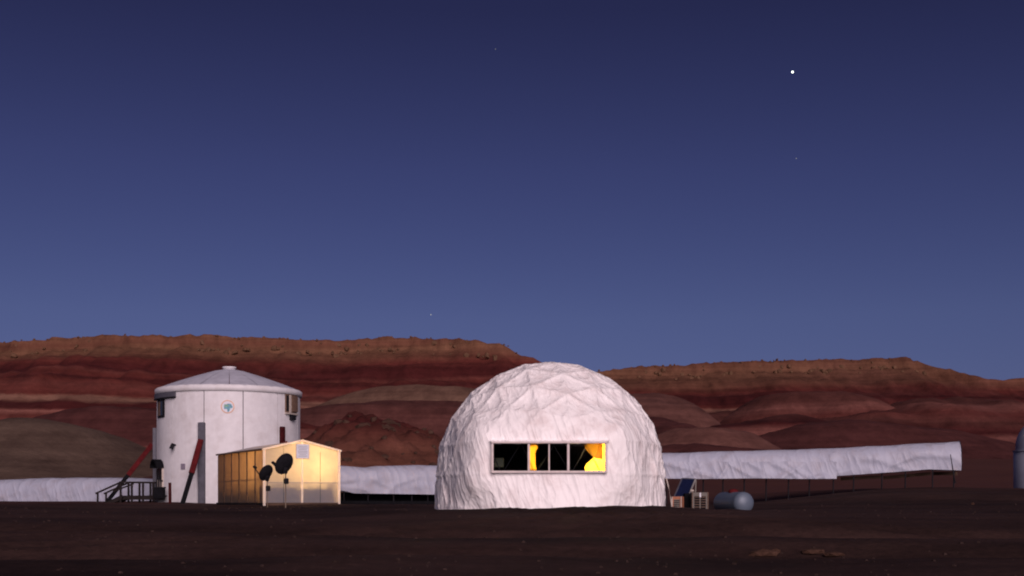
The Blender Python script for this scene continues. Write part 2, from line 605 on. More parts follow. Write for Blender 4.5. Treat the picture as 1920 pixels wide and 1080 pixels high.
# ------------------------------------------------------------------ ground
def ground_z(x, y):
    x, y = np.asarray(x, float), np.asarray(y, float)
    z = np.interp(y, [-300, 0, 14, 20, 27, 33.5, 38, 46, 54, 62, 74, 100, 150, 250, 420, 900, 4000],
                  [-3, -1.42, -1.26, -1.0, -.50, -.06, -.03, -.08, .06, .0, .05, .35, 4.2, 10, 12, 6, 0])
    z = z + .85 * sstep(8, 20, x) * sstep(44, 63, y) * (1 - sstep(75, 110, y)) * 1.0
    z = z + .10 * sstep(-14, -20, x) * sstep(56, 70, y) * (1 - sstep(80, 110, y))
    z = z + .10 * np.exp(-((x - 3.2) / 2.2) ** 2 - ((y - 33.8) / 2.2) ** 2)
    near = 1 - sstep(60, 110, y)
    z = z + near * .15 * noise3(x / 9, y / 4.5, 3.3) * (1 - sstep(33, 36, y) * (1 - sstep(44, 50, y)) * .7)
    z = z + near * .035 * noise3(x / 2.2, y / 1.6, 8.1)
    # shallow drainage swales that cross the yard in front of the buildings
    for (x0, y0, k, wd, dp) in ((0, 27.9, -.06, .8, .24), (0, 24.0, .05, .7, .20)):
        yy = y0 + k * x + 1.1 * noise3(x / 9, 2.2, y0)
        z = z - dp * np.exp(-((y - yy) / wd) ** 2) * near
    # wheel ruts of a turning vehicle, and soil banked against the dome
    for (cx, cy, rad) in ((-14, 50, 25.5), (-14, 50, 24.0), (16, 46.5, 20.5), (16, 46.5, 19.1)):
        rr_ = np.hypot(x - cx, y - cy) + .25 * noise3(x / 5, y / 5, cx)
        e = np.exp(-((rr_ - rad) / .22) ** 2)
        z = z + near * (1 - sstep(33, 34.5, y)) * (-.075 * e + .035 * np.exp(-((rr_ - rad - .42) / .2) ** 2))
    rd = np.hypot(x - 1.163, y - 38.5)
    z = z + (-.01 + .08 * noise3(x / 1.3, y / 1.3, 6.6)) * np.exp(-((rd - 3.6) / .45) ** 2)
    far = sstep(80, 160, y)
    z = z + far * (1.3 * fbm(x / 60, y / 60, 1.0, 4) + .3 * noise3(x / 9, y / 9, 4.0))
    return z

def gz(x, y):
    return float(ground_z(x, y))

def axis(spec):
    out = []
    for a, b, st in spec:
        out += list(np.arange(a, b, st))
    return np.array(out)
gx = axis([(-3200, -900, 220), (-900, -200, 28), (-200, -60, 3.5), (-60, -30, 1), (-30, 30, .22), (30, 60, 1), (60, 200, 3.5), (200, 900, 28), (900, 3300, 220)])
gy = axis([(-900, -120, 60), (-120, 0, 8), (0, 16, .8), (16, 46, .2), (46, 80, .4), (80, 160, 1.6), (160, 460, 6), (460, 1000, 50), (1000, 4200, 250)])
GX, GY = np.meshgrid(gx, gy)
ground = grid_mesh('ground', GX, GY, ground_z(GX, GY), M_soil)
tag(ground, 'dark red-brown bare desert ground in front of the buildings', None, None, 'structure')

# ------------------------------------------------------------------ mesas and hills
def make_mesa(sky_pts, D, xr, seed, hills, m=None, step=1.1, depth=190):
    px_, py_ = zip(*sky_pts)
    xs = np.arange(xr[0], xr[1], step)
    vs_ = np.concatenate([np.arange(-70, -6, 6), np.arange(-6, 14, .55), np.arange(14, depth, 1.5)])   # metres in front of the rim
    X, U = np.meshgrid(xs, vs_)
    rim = D + 16 * noise3(xs / 75, seed, .3) + 6 * noise3(xs / 24, seed + 3, .3) + 2.2 * noise3(xs / 7, seed + 5, .3)
    rim = rim[None, :]
    Y = rim - U
    zt = CZ + (HY - np.interp(960 + FPX * X / rim, px_, py_)) / FPX * rim
    zt = zt + .5 * noise3(X / 3.2, seed, 1.0) + .35 * noise3(X / 1.3, seed, 2.0)
    base = np.interp(Y, [0, 90, 150, 250, 420], [0, .5, 3.6, 8, 10])
    cap = (3.4 + 1.2 * noise3(X / 5, seed, 6.0)) * sstep(4, 14, zt - base - 6)
    t = np.clip((U - 2) / 150, 0, 1.3)
    warp = 9 * noise3(X / 30 + .4 * noise3(X / 60, Y / 60, 1.), Y / 130, seed) + 3.5 * noise3(X / 10, Y / 60, seed + 2) + 1.2 * noise3(X / 3.5, Y / 25, seed + 4)
    te = np.clip(t + warp / 150 * np.clip(t * 7, 0, 1), 0, 1.25)
    f = np.clip(1 - te, 0, 1) ** 1.75
    H = zt - cap - base
    Z = base + H * f
    # benches where harder beds crop out
    Z = Z + .75 * np.sin(Z * .95 + 1.5 * noise3(X / 25, Y / 40, seed + 7)) * np.clip(t * 8, 0, 1) * (f > .02)
    top = U < .8
    cl = sstep(.4, 2.6, U + .9 * noise3(X / 2.2, Y / 6, seed + 8))
    Z = np.where(U < 5, (zt - .012 * np.abs(U)) * (1 - cl) + np.minimum(Z, zt - cap) * cl, Z)
    for (hp, hy, hY, rx, ry, sk) in hills:
        hx, hz = (hp - 960) / FPX * hY, CZ + (HY - hy) / FPX * hY
        d2 = (X - hx) ** 2 + (Y - hY) ** 2
        amp = max(5.0, hz - float(Z.ravel()[np.argmin(d2)]))
        xx = X - hx + 5 * noise3(X / 22, Y / 30, hp)
        yy = Y - hY + 6 * noise3(X / 26, Y / 26, hp + 4)
        q = (xx / rx) ** 2 + (yy / ry) ** 2 + sk * xx * yy / (rx * ry)
        Z = Z + min(amp, 12) * np.exp(-np.maximum(q, 0)) * (1 + .12 * noise3(X / 7, Y / 30, hp))
    gl = np.clip((U - 4) / 12, 0, 1)
    Z = Z - gl * (.55 * (1 - np.abs(noise3(X / 7 + .5 * noise3(X / 9, Y / 9, 2.), Y / 45, seed + 11))) ** 5 + .2 * (1 - np.abs(noise3(X / 2.6, Y / 20, seed + 12))) ** 4)
    Z = Z + .22 * noise3(X / 1.7, Y / 1.7, seed) + .5 * noise3(X / 6, Y / 12, seed + 9)
    edge = sstep(depth - 22, depth, U)
    Z = Z * (1 - edge) + (-3) * edge
    o = grid_mesh('mesa', X, Y, Z, m or M_strata)
    return o, xs, rim[0], zt[0]

sky1 = [(-900, 690), (-500, 655), (-200, 642), (0, 640), (130, 633), (250, 630), (350, 629), (450, 632), (540, 635), (600, 637), (640, 639), (700, 634), (780, 632), (870, 637), (935, 644), (965, 656), (1010, 677), (1060, 702), (1110, 728), (1200, 775), (1320, 830), (1420, 862)]
sky2 = [(700, 740), (900, 716), (1050, 705), (1130, 696), (1200, 688), (1300, 682), (1400, 677), (1500, 675), (1600, 674), (1700, 671), (1715, 675), (1740, 684), (1800, 699), (1850, 711), (1885, 714), (1920, 709), (2000, 700), (2200, 690), (2700, 685), (3300, 720)]
hills1 = [(60, 740, 262, 46, 34, 0), (480, 788, 200, 16, 22, 0)]
hills2 = [(1820, 752, 265, 40, 36, 0), (1440, 778, 225, 24, 30, 0)]
mesa1, mx1, mr1, mz1 = make_mesa(sky1, 330, (-265, 66), 1.7, hills1)
tag(mesa1, 'banded red mesa with tan rocky rim behind the round habitat', None, None, 'structure')
mesa2, mx2, mr2, mz2 = make_mesa(sky2, 372, (-20, 330), 9.2, hills2, M_strata2)
tag(mesa2, 'lower red mesa with flat tan rim right of the dome', None, None, 'structure')

def hill(name, px, py, Y, rx, ry, m, rough, seed, label, skew=0.0, powr=1.0):
    hx, hz = (px - 960) / FPX * Y, CZ + (HY - py) / FPX * Y
    n = 120
    X, Yg = np.meshgrid(np.linspace(-2.4 * rx, 2.4 * rx, n) + hx, np.linspace(-2.4 * ry, 2.4 * ry, n) + Y)
    q = np.abs((X - hx) / rx) ** 2 + ((Yg - Y) / ry) ** 2 + skew * (X - hx) / rx
    q = q + .25 * noise3((X - hx) / rx * 1.3, (Yg - Y) / ry * 1.3, seed)
    g0 = np.interp(Yg, [0, 74, 100, 150, 250], [0, .0, .9, 4.0, 9]) - .5
    e = np.exp(-np.maximum(q, 0) ** powr * .8)
    Z = g0 + (hz - g0) * e + rough * (fbm(X / 3.0, Yg / 3.0, seed, 4, .6)) * np.clip(e * 2, 0, 1) + .25 * noise3(X / 5, Yg / 11, seed + 2)
    Z = np.where(e < .06, g0 - .6, Z)
    o = grid_mesh(name, X, Yg, Z, m)
    tag(o, label, None, None, 'structure')
    return o, hx, hz, X, Yg, Z

hill('hill', 95, 791, 140, 11.5, 20, M_mound, .05, 3.0, 'smooth grey-olive clay mound left of the habitat', 0, 1.1)
kn, kx, kz, KX, KY, KZ = hill('hill', 690, 786, 128, 9.0, 18, M_knoll, .95, 6.0, 'low rubble-strewn knoll behind the greenhouse and dome', -.12, 1.0)

for a_ in ((1225, 737, 252, 15, 22, M_pink, .12, 11.0, 'pink rounded clay spur just right of the dome, upper of two', .1, 1.3),
           (1235, 781, 214, 9.5, 16, M_drkc, .12, 13.0, 'dark maroon hummock right of the dome between the two pink spurs', 0, 1.2),
           (1318, 804, 192, 11.5, 14, M_pink, .12, 14.0, 'low pink clay spur above the long walkway, lower of two', 0, 1.4),
           (1290, 836, 160, 15, 12, M_drkc, .15, 15.0, 'dark maroon slope directly above the long walkway', 0, 1.4),
           (1525, 739, 286, 25, 26, M_strata2, .12, 16.0, 'long low ridge with a thin pale crest below the right mesa', 0, 1.5),
           (1610, 790, 215, 26, 18, M_drkc, .15, 18.0, 'broad dark maroon slope above the right end of the walkway', 0, 1.3),
           (795, 728, 256, 30, 24, M_tanc, .12, 21.0, 'pale tan arched clay spur left of the dome', .05, 1.4),
           (770, 751, 238, 34, 18, M_midc, .15, 22.0, 'red clay slope below the pale arched spur left of the dome', .05, 1.4),
           (250, 768, 235, 26, 20, M_drkc, .15, 24.0, 'dark maroon hummock behind the smooth mound and the habitat', 0, 1.4)):
    hill('hill', *a_)

def rock_mesh(i, flat=.8):
    rs = np.random.RandomState(40 + i)
    bm = bmesh.new()
    bmesh.ops.create_icosphere(bm, subdivisions=1, radius=.5)
    for v in bm.verts:
        c = v.co
        k = 1.0 / max(abs(c.x), abs(c.y), abs(c.z)) * .5
        v.co = (c * .55 + c * k * .45) * (1 + rs.uniform(-.2, .2))
        v.co.z *= flat
    me = bpy.data.meshes.new('rock')
    bm.to_mesh(me)
    bm.free()
    return me
ROCKS = [rock_mesh(i) for i in range(9)]
for me in ROCKS:
    me.materials.append(M_cap)
def put_rock(name, x, y, z, s, parent=None, ms=ROCKS, zs=1.0):
    o = bpy.data.objects.new(name, random.choice(ms))
    COL.objects.link(o)
    o.location = (x, y, z)
    o.rotation_euler = (random.uniform(-.3, .3), random.uniform(-.3, .3), random.uniform(0, 6.28))
    o.scale = (s * random.uniform(.7, 1.3), s * random.uniform(.7, 1.3), s * random.uniform(.8, 1.3) * zs)
    if parent: o.parent = parent
    return o
rr = random.Random(3)
for (ms_, xs, rim, zt, lim) in ((mesa1, mx1, mr1, mz1, (0, 970)), (mesa2, mx2, mr2, mz2, (1140, 1730))):
    k = 0
    while k < 150:
        i = rr.randrange(len(xs))
        p = 960 + FPX * xs[i] / rim[i]
        if not lim[0] - 20 < p < lim[1]:
            continue
        k += 1
        if rr.random() < .35:
            put_rock('caprock_block', xs[i], rim[i] - rr.uniform(-.6, .8), zt[i] + rr.uniform(-.4, .1), rr.uniform(.4, .9), ms_)
        else:
            d = rr.uniform(.5, 6)
            put_rock('caprock_block', xs[i], rim[i] - d, zt[i] - min(3.2, 1.2 * d) - max(0, d - 2.6) * .48 + rr.uniform(-.55, .0), rr.uniform(.6, 1.5), ms_, ROCKS, 1.2)
KROCKS = [rock_mesh(60 + i) for i in range(5)]
for me in KROCKS:
    me.materials.append(M_kroc)
for k in range(130):
    i, j = rr.randrange(20, 62), rr.randrange(28, 95)
    put_rock('boulder', KX[i, j], KY[i, j], KZ[i, j] + .0, rr.choice((.3, .4, .5, .6, .8, 1.2)), kn, KROCKS)

# ------------------------------------------------------------------ round habitat
HY_, HPX = 74.0, 430
HC = Vector(((HPX - 960) / FPX * HY_, HY_, 0))
HR = 4.13
hF = Vector((-HC.x, -HC.y, 0)).normalized()        # towards the viewer
hS = Vector((-hF.y, hF.x, 0))                      # to the right as seen
def hp(a, z, r=HR):
    a = R_(a)
    q = HC + hF * (r * math.cos(a)) + hS * (r * math.sin(a))
    return Vector((q.x, q.y, z))
EAVE = 6.66
hab = thing('habitat_building', (HC.x, HC.y, 0), 'white round two-storey habitat with shallow conical grey roof and struts', 'building')
def curved(a0, a1, z0, z1, r, th, n=8):
    b = MB()
    vs_, fs = [], []
    for i in range(n + 1):
        a = a0 + (a1 - a0) * i / n
        vs_ += [hp(a, z0, r), hp(a, z1, r), hp(a, z1, r - th), hp(a, z0, r - th)]
    for i in range(n):
        o = i * 4
        for k in range(4):
            fs.append((o + k, o + (k + 1) % 4, o + 4 + (k + 1) % 4, o + 4 + k))
    fs += [(0, 1, 2, 3), (n * 4 + 3, n * 4 + 2, n * 4 + 1, n * 4)]
    b.add(vs_, fs, False)
    return b
core = MB()
core.add([hp(i * 10, -.4, HR - .09) for i in range(36)] + [hp(i * 10, EAVE - .05, HR - .09) for i in range(36)], [(i, (i + 1) % 36, 36 + (i + 1) % 36, 36 + i) for i in range(36)], True)
core.build('wall_core', M_grey, hab)
for i in range(12):
    g = .42 if i == 11 else .25
    a0 = -19.5 + 30 * i
    curved(a0 + .32, a0 + 30 - .32, -.35, EAVE - .08, HR, .07, 8).build('wall_panel', M_white, hab)
fa = MB()
n = 48
ring = [(HR + .05, EAVE - .26), (HR + .11, EAVE - .24), (HR + .12, EAVE + .02), (HR + .02, EAVE + .10)]
fa.add([hp(i * 360 / n, z, r) for r, z in ring for i in range(n)], [(k * n + i, k * n + (i + 1) % n, (k + 1) * n + (i + 1) % n, (k + 1) * n + i) for k in range(3) for i in range(n)], True)
fa.build('fascia', M_white, hab)
roof = MB()
roof.box(HC + Vector((0, 0, 7.98)), (.5, .5, .12))
roof_o = roof.build('roof', M_roof, hab)
for i in range(16):
    a0, a1 = i * 22.5 + .25, (i + 1) * 22.5 - .25
    b = MB()
    pr = [(HR + .07, EAVE + .07), (HR * .78, EAVE + .46), (HR * .5, EAVE + .86), (HR * .22, EAVE + 1.22), (.22, EAVE + 1.36)]
    vs_ = [hp(a, z, r) for r, z in pr for a in (a0, (a0 + a1) / 2, a1)]
    fs = [(k * 3 + j, k * 3 + j + 1, k * 3 + j + 4, k * 3 + j + 3) for k in range(4) for j in range(2)]
    b.add(vs_, fs)
    b.add([v - Vector((0, 0, .05)) for v in vs_], fs)
    b.build('roof_panel', M_roof, roof_o)
b = MB()
b.tube([HC + Vector((0, 0, z)) for z in (7.9, 8.06, 8.07, 8.15)], [.36, .36, .42, .40], 20)
b.build('roof_cap', M_white, hab)

def radial_box(a, z0, z1, width, r0, r1, bev=0.0):
    b = MB()
    d = (hp(a, 0, 1) - HC).normalized()
    t = Vector((-d.y, d.x, 0))
    c = HC + d * ((r0 + r1) / 2)
    b.box((c.x, c.y, (z0 + z1) / 2), (width, r1 - r0, z1 - z0), (t, d, Vector((0, 0, 1))), bev)
    return b
def radial_bar(a0, r0, z0, a1, r1, z1, wd, dp):
    return MB().bar(hp(a0, z0, r0), hp(a1, z1, r1), wd, dp, hS)
# three visible legs: grey channel on the wall + raking strut
radial_box(-20.8, -.3, 4.62, .37, HR - .02, HR + .22, .02).build('leg', M_grey, hab)
radial_bar(-20.6, HR + .28, 3.62, -22.4, HR + 1.18, 1.75, .30, .22).build('strut', M_red, hab)
radial_bar(-22.3, HR + 1.14, 1.83, -24.2, HR + 2.05, -.12, .24, .17).build('strut_lower', M_blk, hab)  # lower half of the strut, black and thinner
radial_box(-90, -.3, 4.50, .37, HR - .02, HR + .22, .02).build('leg', M_grey, hab)
radial_bar(-91, HR + .25, 3.55, -91, HR + 1.6, 1.75, .26, .2).build('strut', M_red, hab)
radial_bar(-91, HR + 1.55, 1.82, -91, HR + 2.85, .1, .22, .16).build('strut_lower', M_blk, hab)
lg = radial_box(44.6, -.3, 4.50, .34, HR - .02, HR + .2, .06)
lg.build('leg', M_dred, hab)
radial_bar(44.6, HR + .24, 3.6, 46, HR + 1.9, .0, .3, .2).build('strut', M_red, hab)
# window under a dark awning, left
wn = curved(-74, -60, 5.0, 6.02, HR + .05, .1, 4).build('window', M_dk, hab)
wn['label'] = 'dark narrow window under the awning'
curved(-71.6, -67.6, 5.12, 5.92, HR + .065, .03, 2).build('pane', M_brown, wn)
curved(-66.4, -62.4, 5.12, 5.92, HR + .065, .03, 2).build('pane', M_dglass, wn)
aw = curved(-84, -45, 6.12, 6.40, HR + .14, .18, 10).build('awning', M_grey, hab)
curved(-84, -45, 6.05, 6.115, HR + .17, .2, 10).build('awning_edge', M_dk, aw)
# shuttered window right
wr = curved(49, 66.5, 5.30, 6.40, HR + .06, .12, 5).build('window', M_brown, hab)
wr['label'] = 'brown shuttered window below the eave'
curved(50, 53, 5.42, 6.32, HR + .075, .03, 2).build('pane', M_dk, wr)
curved(53.6, 55.6, 5.34, 6.36, HR + .12, .07, 2).build('mullion', M_cream, wr)
curved(56.2, 65.6, 5.42, 6.32, HR + .16, .11, 4).build('shutter', M_brown, wr)
curved(48.6, 67, 5.24, 5.33, HR + .14, .14, 5).build('sill', M_cream, wr)
curved(55, 61, 4.93, 5.22, HR + .2, .22, 3).build('vent_box', M_dk, hab)
# round emblem
em_c, em_z, em_a = None, 5.5, -1.3
def emblem_disc(r, off, sx_=1.0, sz_=1.0, cx=0.0, cz=0.0, n=28, jag=0.0, seed=1):
    b = MB()
    rs = np.random.RandomState(seed)
    pts = []
    for i in range(n):
        t = 2 * math.pi * i / n
        k = r * (1 + rs.uniform(-jag, jag))
        u, v = cx + k * sx_ * math.cos(t), em_z + cz + k * sz_ * math.sin(t)
        pts.append((u, v))
    fr = [hp(em_a + math.degrees(u / HR), v, HR + off) for u, v in pts]
    bk = [hp(em_a + math.degrees(u / HR), v, HR - .005) for u, v in pts]
    b.add(fr + bk, [tuple(range(n))] + [(i, n + i, n + (i + 1) % n, (i + 1) % n) for i in range(n)])
    return b
em = emblem_disc(.37, .02).build('emblem', M_oring, hab)
em['label'] = 'round emblem, orange rim and blue-green map on white'
emblem_disc(.315, .025).build('emblem_field', M_signw, em)
emblem_disc(.20, .030, 1.15, .8, .01, .0, 16, .28, 4).build('emblem_map', M_teal, em)
emblem_disc(.09, .034, 1.5, .7, -.08, .05, 10, .3, 6).build('emblem_map', M_green, em)
emblem_disc(.08, .034, .8, 1.2, .03, -.20, 10, .3, 8).build('emblem_map', M_teal, em)
# wall lamp, plate, door with arched hood
b = MB()
b.tube([hp(-45.5, 3.38, HR), hp(-45.5, 3.42, HR + .2)], .05, 8)
b.tube([hp(-45.5, 3.48, HR + .2), hp(-46.5, 3.16, HR + .26)], [.08, .13], 10)
b.build('wall_lamp', M_dk, hab)
radial_box(-37.5, 2.02, 2.33, .26, HR - .01, HR + .06).build('vent_plate', M_mauve, hab)
dr = radial_box(-69, .45, 2.35, .95, HR - .15, HR + .06).build('door', M_cream, hab)
for da in (-5.2, 0, 5.2):
    radial_box(-69 + da, .5, 2.3, .09, HR + .02, HR + .11).build('door_stile', M_dk, dr)
radial_box(-66.2, 1.45, 2.1, .22, HR + .03, HR + .085).build('door_pane', M_dglass, dr)
radial_box(-71.8, 1.45, 2.1, .22, HR + .03, HR + .085).build('door_pane', M_dglass, dr)
radial_box(-62.9, 1.35, 1.43, .16, HR + .05, HR + .16).build('door_handle', M_dk, dr)
hd = MB()
nn = 12
for k in range(nn):
    t0, t1 = math.pi * k / nn, math.pi * (k + 1) / nn
    def hpnt(t, rr_, ro):
        return hp(-69 + math.degrees(.55 * math.cos(t) * rr_ / HR), 2.12 + .50 * math.sin(t) * rr_, ro)
    q = [hpnt(t0, 1, HR), hpnt(t1, 1, HR), hpnt(t1, 1, HR + .45), hpnt(t0, 1, HR + .45), hpnt(t0, .72, HR), hpnt(t1, .72, HR), hpnt(t1, .72, HR + .45), hpnt(t0, .72, HR + .45)]
    hd.add(q, [(0, 1, 2, 3), (4, 7, 6, 5), (2, 6, 7, 3), (0, 4, 5, 1)])
hd.build('door_hood', M_blk, hab)

# entrance deck with stair and rails
dk = thing('entrance_deck', P(245, 941, 71.5), 'dark wooden entrance deck with sloping stair handrails beside the round habitat', 'deck')
DY = 71.0
def dp(px, z, dy=0.0):
    return Vector(((px - 960) / FPX * DY, DY + dy, z))
for k in range(9):
    a = dp(232, .52).x + k * .29
    MB().box((a, DY + .75, .52), (.27, 1.5, .06)).build('deck_board', M_wood, dk)
for dy in (0.02, 1.48):
    MB().bar(dp(229, .40, dy), dp(309, .40, dy), .18, .05, (0, 0, 1)).build('deck_beam', M_wood, dk)
    for px in (226, 247, 268, 287):
        MB().bar(dp(px, -.25, dy), dp(px, 1.30, dy), .10, .10, (1, 0, 0)).build('post', M_wood, dk)
    MB().bar(dp(224, 1.31, dy), dp(290, 1.29, dy), .09, .12, (0, 0, 1)).build('rail', M_wood, dk)
    MB().bar(dp(179, .66, dy), dp(226, 1.30, dy), .09, .12, (0, 0, 1)).build('handrail', M_wood, dk)
    MB().bar(dp(183, -.1, dy), dp(183, .72, dy), .09, .09, (1, 0, 0)).build('post', M_wood, dk)
    MB().bar(dp(196, .0, dy), dp(230, .50, dy), .22, .05, (0, 0, 1)).build('stringer', M_wood, dk)
for k in range(3):
    MB().box(dp(204 + k * 9, .16 + k * .14, .75), (.30, 1.4, .05)).build('step', M_wood, dk)
MB().bar(dp(212, .78, .05), dp(250, 1.22, .05), .08, .1, (0, 0, 1)).build('brace', M_wood, dk)
# store box & post beside the door
bx = thing('storage_box', P(298, 935, 70.3), 'small dark box at the habitat door beside the deck', 'box')
MB().box(P(299, 925, 70.2), (.55, .5, .62), None, .03).build('body', M_blk, bx)
MB().box(P(299, 914, 70.2), (.60, .55, .06), None, .02).build('lid', M_dk, bx)
rp_ = MB().bar(P(319, 951, 67.6), P(318.5, 905, 67.6), .13, .13).build('marker_post', M_dred, None)
tag(rp_, 'short dark red post standing in front of the habitat wall', 'post')

# ------------------------------------------------------------------ greenhouse
gA = P(495, 942, 54.0)
gs = Vector((-3.57, 6.7, 0)).normalized()          # along the side wall, away from the viewer
gf = Vector((6.7, 3.57, 0)).normalized()           # along the gable front
GW, GL, GE, GR, GB = 3.40, 7.6, 2.47, 2.86, .10
def gp(u, v, z):
    q = gA + gf * u + gs * v
    return Vector((q.x, q.y, z))
gh = thing('greenhouse', gp(GW / 2, GL / 2, GB), 'small gabled greenhouse of translucent sheets glowing yellow from inside', 'greenhouse')
def sheet(pts, nrm, th, m, name='panel'):
    b = MB()
    pts = [Vector(p) for p in pts]
    k = len(pts)
    back = [p - nrm * th for p in pts]
    b.add(pts + back, [tuple(range(k)), tuple(range(2 * k - 1, k - 1, -1))] + [(i, (i + 1) % k, k + (i + 1) % k, k + i) for i in range(k)])
    return b.build(name, m, gh)
def thin(pts, m, name='wall_panel'):
    return MB().add(pts, [tuple(range(len(pts)))]).build(name, m, gh)
def roofz(u):
    return GE + (GR - GE) * (1 - abs(u - GW / 2) / (GW / 2))
# gable front: four upright sheets, joined at a waist rail
us = [.05, .85, 1.66, 1.74, 2.55, 3.35]
for a, b_ in ((.05, .86), (.88, 1.66), (1.74, 2.53), (2.55, 3.35)):
    thin([gp(a, 0, GB + .06), gp(b_, 0, GB + .06), gp(b_, 0, 1.02), gp(a, 0, 1.02)], M_poly)
    thin([gp(a, 0, 1.05), gp(b_, 0, 1.05), gp(b_, 0, roofz(b_) - .05), gp(a, 0, roofz(a) - .05)], M_poly)
for k in range(6):
    v0, v1 = k * GL / 6 + .03, (k + 1) * GL / 6 - .03
    for u in (0, GW):
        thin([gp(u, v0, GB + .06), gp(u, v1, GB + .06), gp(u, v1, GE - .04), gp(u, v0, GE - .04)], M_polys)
    thin([gp(-.08, v0, GE - .0), gp(-.08, v1, GE - .0), gp(GW / 2, v1, GR + .02), gp(GW / 2, v0, GR + .02)], M_roofs, 'roof_panel')
    thin([gp(GW + .08, v0, GE - .0), gp(GW + .08, v1, GE - .0), gp(GW / 2, v1, GR + .02), gp(GW / 2, v0, GR + .02)], M_roofs, 'roof_panel')
    if k:
        for u, sg in ((0, -1), (GW, 1)):
            MB().bar(gp(u + sg * .015, v0 - .03, GB), gp(u + sg * .015, v0 - .03, GE - .02), .07, .05, gs).build('wall_rib', M_plank, gh)
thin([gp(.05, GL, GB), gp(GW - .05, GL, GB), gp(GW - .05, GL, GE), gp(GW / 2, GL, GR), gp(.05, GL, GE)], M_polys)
for u in (0, GW):
    MB().bar(gp(u, -.02, GB - .1), gp(u, -.02, GE + .0), .10, .09, gf).build('corner_post', M_pframe, gh)
MB().bar(gp(GW / 2, -.02, GB), gp(GW / 2, -.02, GR - .02), .075, .07, gf).build('centre_post', M_pframe, gh)
MB().bar(gp(-.10, -.05, GE - .02), gp(GW / 2, -.05, GR + .025), .07, .1, (0, 0, 1)).build('rafter', M_pframe, gh)
MB().bar(gp(GW + .10, -.05, GE - .02), gp(GW / 2, -.05, GR + .025), .07, .1, (0, 0, 1)).build('rafter', M_pframe, gh)
MB().bar(gp(0, .005, 1.035), gp(GW, .005, 1.035), .03, .03, (0, 0, 1)).build('waist_rail', M_cream, gh)
MB().bar(gp(-.02, -.0, GB), gp(GW + .02, 0, GB), .12, .12, (0, 0, 1)).build('base_rail', M_plank, gh)
MB().bar(gp(-.02, 0, GB), gp(-.02, GL, GB), .12, .10, (0, 0, 1)).build('base_rail', M_wood, gh)
MB().bar(gp(-.06, -.02, GE), gp(-.06, GL, GE), .07, .07, (0, 0, 1)).build('eave_rail', M_brown, gh)
MB().bar(gp(0.06, 0, 1.2), gp(.06, GL, 1.2), .03, .02, (0, 0, 1)).build('side_rail', M_plank, gh)
fl = MB()
fl.add([gp(0, 0, GB + .02), gp(GW, 0, GB + .02), gp(GW, GL, GB + .02), gp(0, GL, GB + .02)], [(0, 1, 2, 3)])
fl.build('floor', M_plank, gh)
# planting benches that darken the lower sheets; the long one is added to dim the left side
for (u0, u1, v0, v1, zt_, lb) in ((.12, 1.6, .22, .75, .98, 'dark planting bench behind the lower left front sheets of the greenhouse'),
                                  (1.72, 3.0, .22, .75, .94, 'dark planting bench behind the lower front sheets right of the centre post'),
                                  (.45, .95, 1.1, 7.0, .95, 'long dark planting bench added along the left wall to dim the greenhouse side')):
    pb = thing('planting_bench', gp((u0 + u1) / 2, (v0 + v1) / 2, GB), lb, 'bench')
    cu, cv = (u0 + u1) / 2, (v0 + v1) / 2
    MB().box(gp(cu, cv, zt_ - .17), (u1 - u0, v1 - v0, .34), (gf, gs, Vector((0, 0, 1))), .02).build('planter', M_soilbed, pb)
    for uu in (u0 + .05, u1 - .05):
        for vv in (v0 + .05, v1 - .05):
            MB().bar(gp(uu, vv, GB), gp(uu, vv, zt_ - .3), .06, .06).build('leg', M_dk, pb)
    MB().box(gp(cu, cv, .42), (u1 - u0 - .1, v1 - v0 - .1, .5), (gf, gs, Vector((0, 0, 1))), .03).build('water_bin', M_soilbed, pb)
    fo = MB()
    rs = np.random.RandomState(int(cv * 10))
    for _ in range(int(90 * (u1 - u0) * (v1 - v0) + 20)):
        c = gp(rs.uniform(u0, u1), rs.uniform(v0, v1), zt_ + rs.uniform(0, .28))
        d1 = Vector(rs.normal(size=3)).normalized() * .09
        d2 = Vector(rs.normal(size=3)).normalized() * .05
        fo.add([c - d1, c + d2, c + d1, c - d2], [(0, 1, 2, 3)])
    fo.build('foliage', M_leaf, pb)
def lamp(name, loc, label, energy, col, rad, group=None):
    t = thing(name, loc, label, 'lamp', group)
    b = MB()
    b.tube([loc + Vector((0, 0, .26)), loc + Vector((0, 0, .12)), loc + Vector((0, 0, .10))], [.03, .05, .09], 10)
    b.build('housing', M_dk, t)
    ld = bpy.data.lights.new(name + '_light', 'POINT')
    ld.energy = energy
    ld.color = col
    ld.shadow_soft_size = rad
    lo = bpy.data.objects.new('bulb', ld)
    COL.objects.link(lo)
    lo.parent = t
    lo.location = (0, 0, 0)
    return t
WARM = (1.0, .66, .26)
lamp('grow_lamp', gp(2.55, 1.55, 1.95), 'warm lamp glowing behind the right front sheets of the greenhouse', 170, WARM, .3)
lamp('grow_lamp', gp(1.2, 1.9, 2.1), 'warm lamp glowing behind the left front sheets of the greenhouse', 60, WARM, .25)
lamp('grow_lamp', gp(1.7, 4.8, 2.15), 'warm lamp glowing behind the side wall at the back of the greenhouse', 60, (1.0, .55, .2), .12)
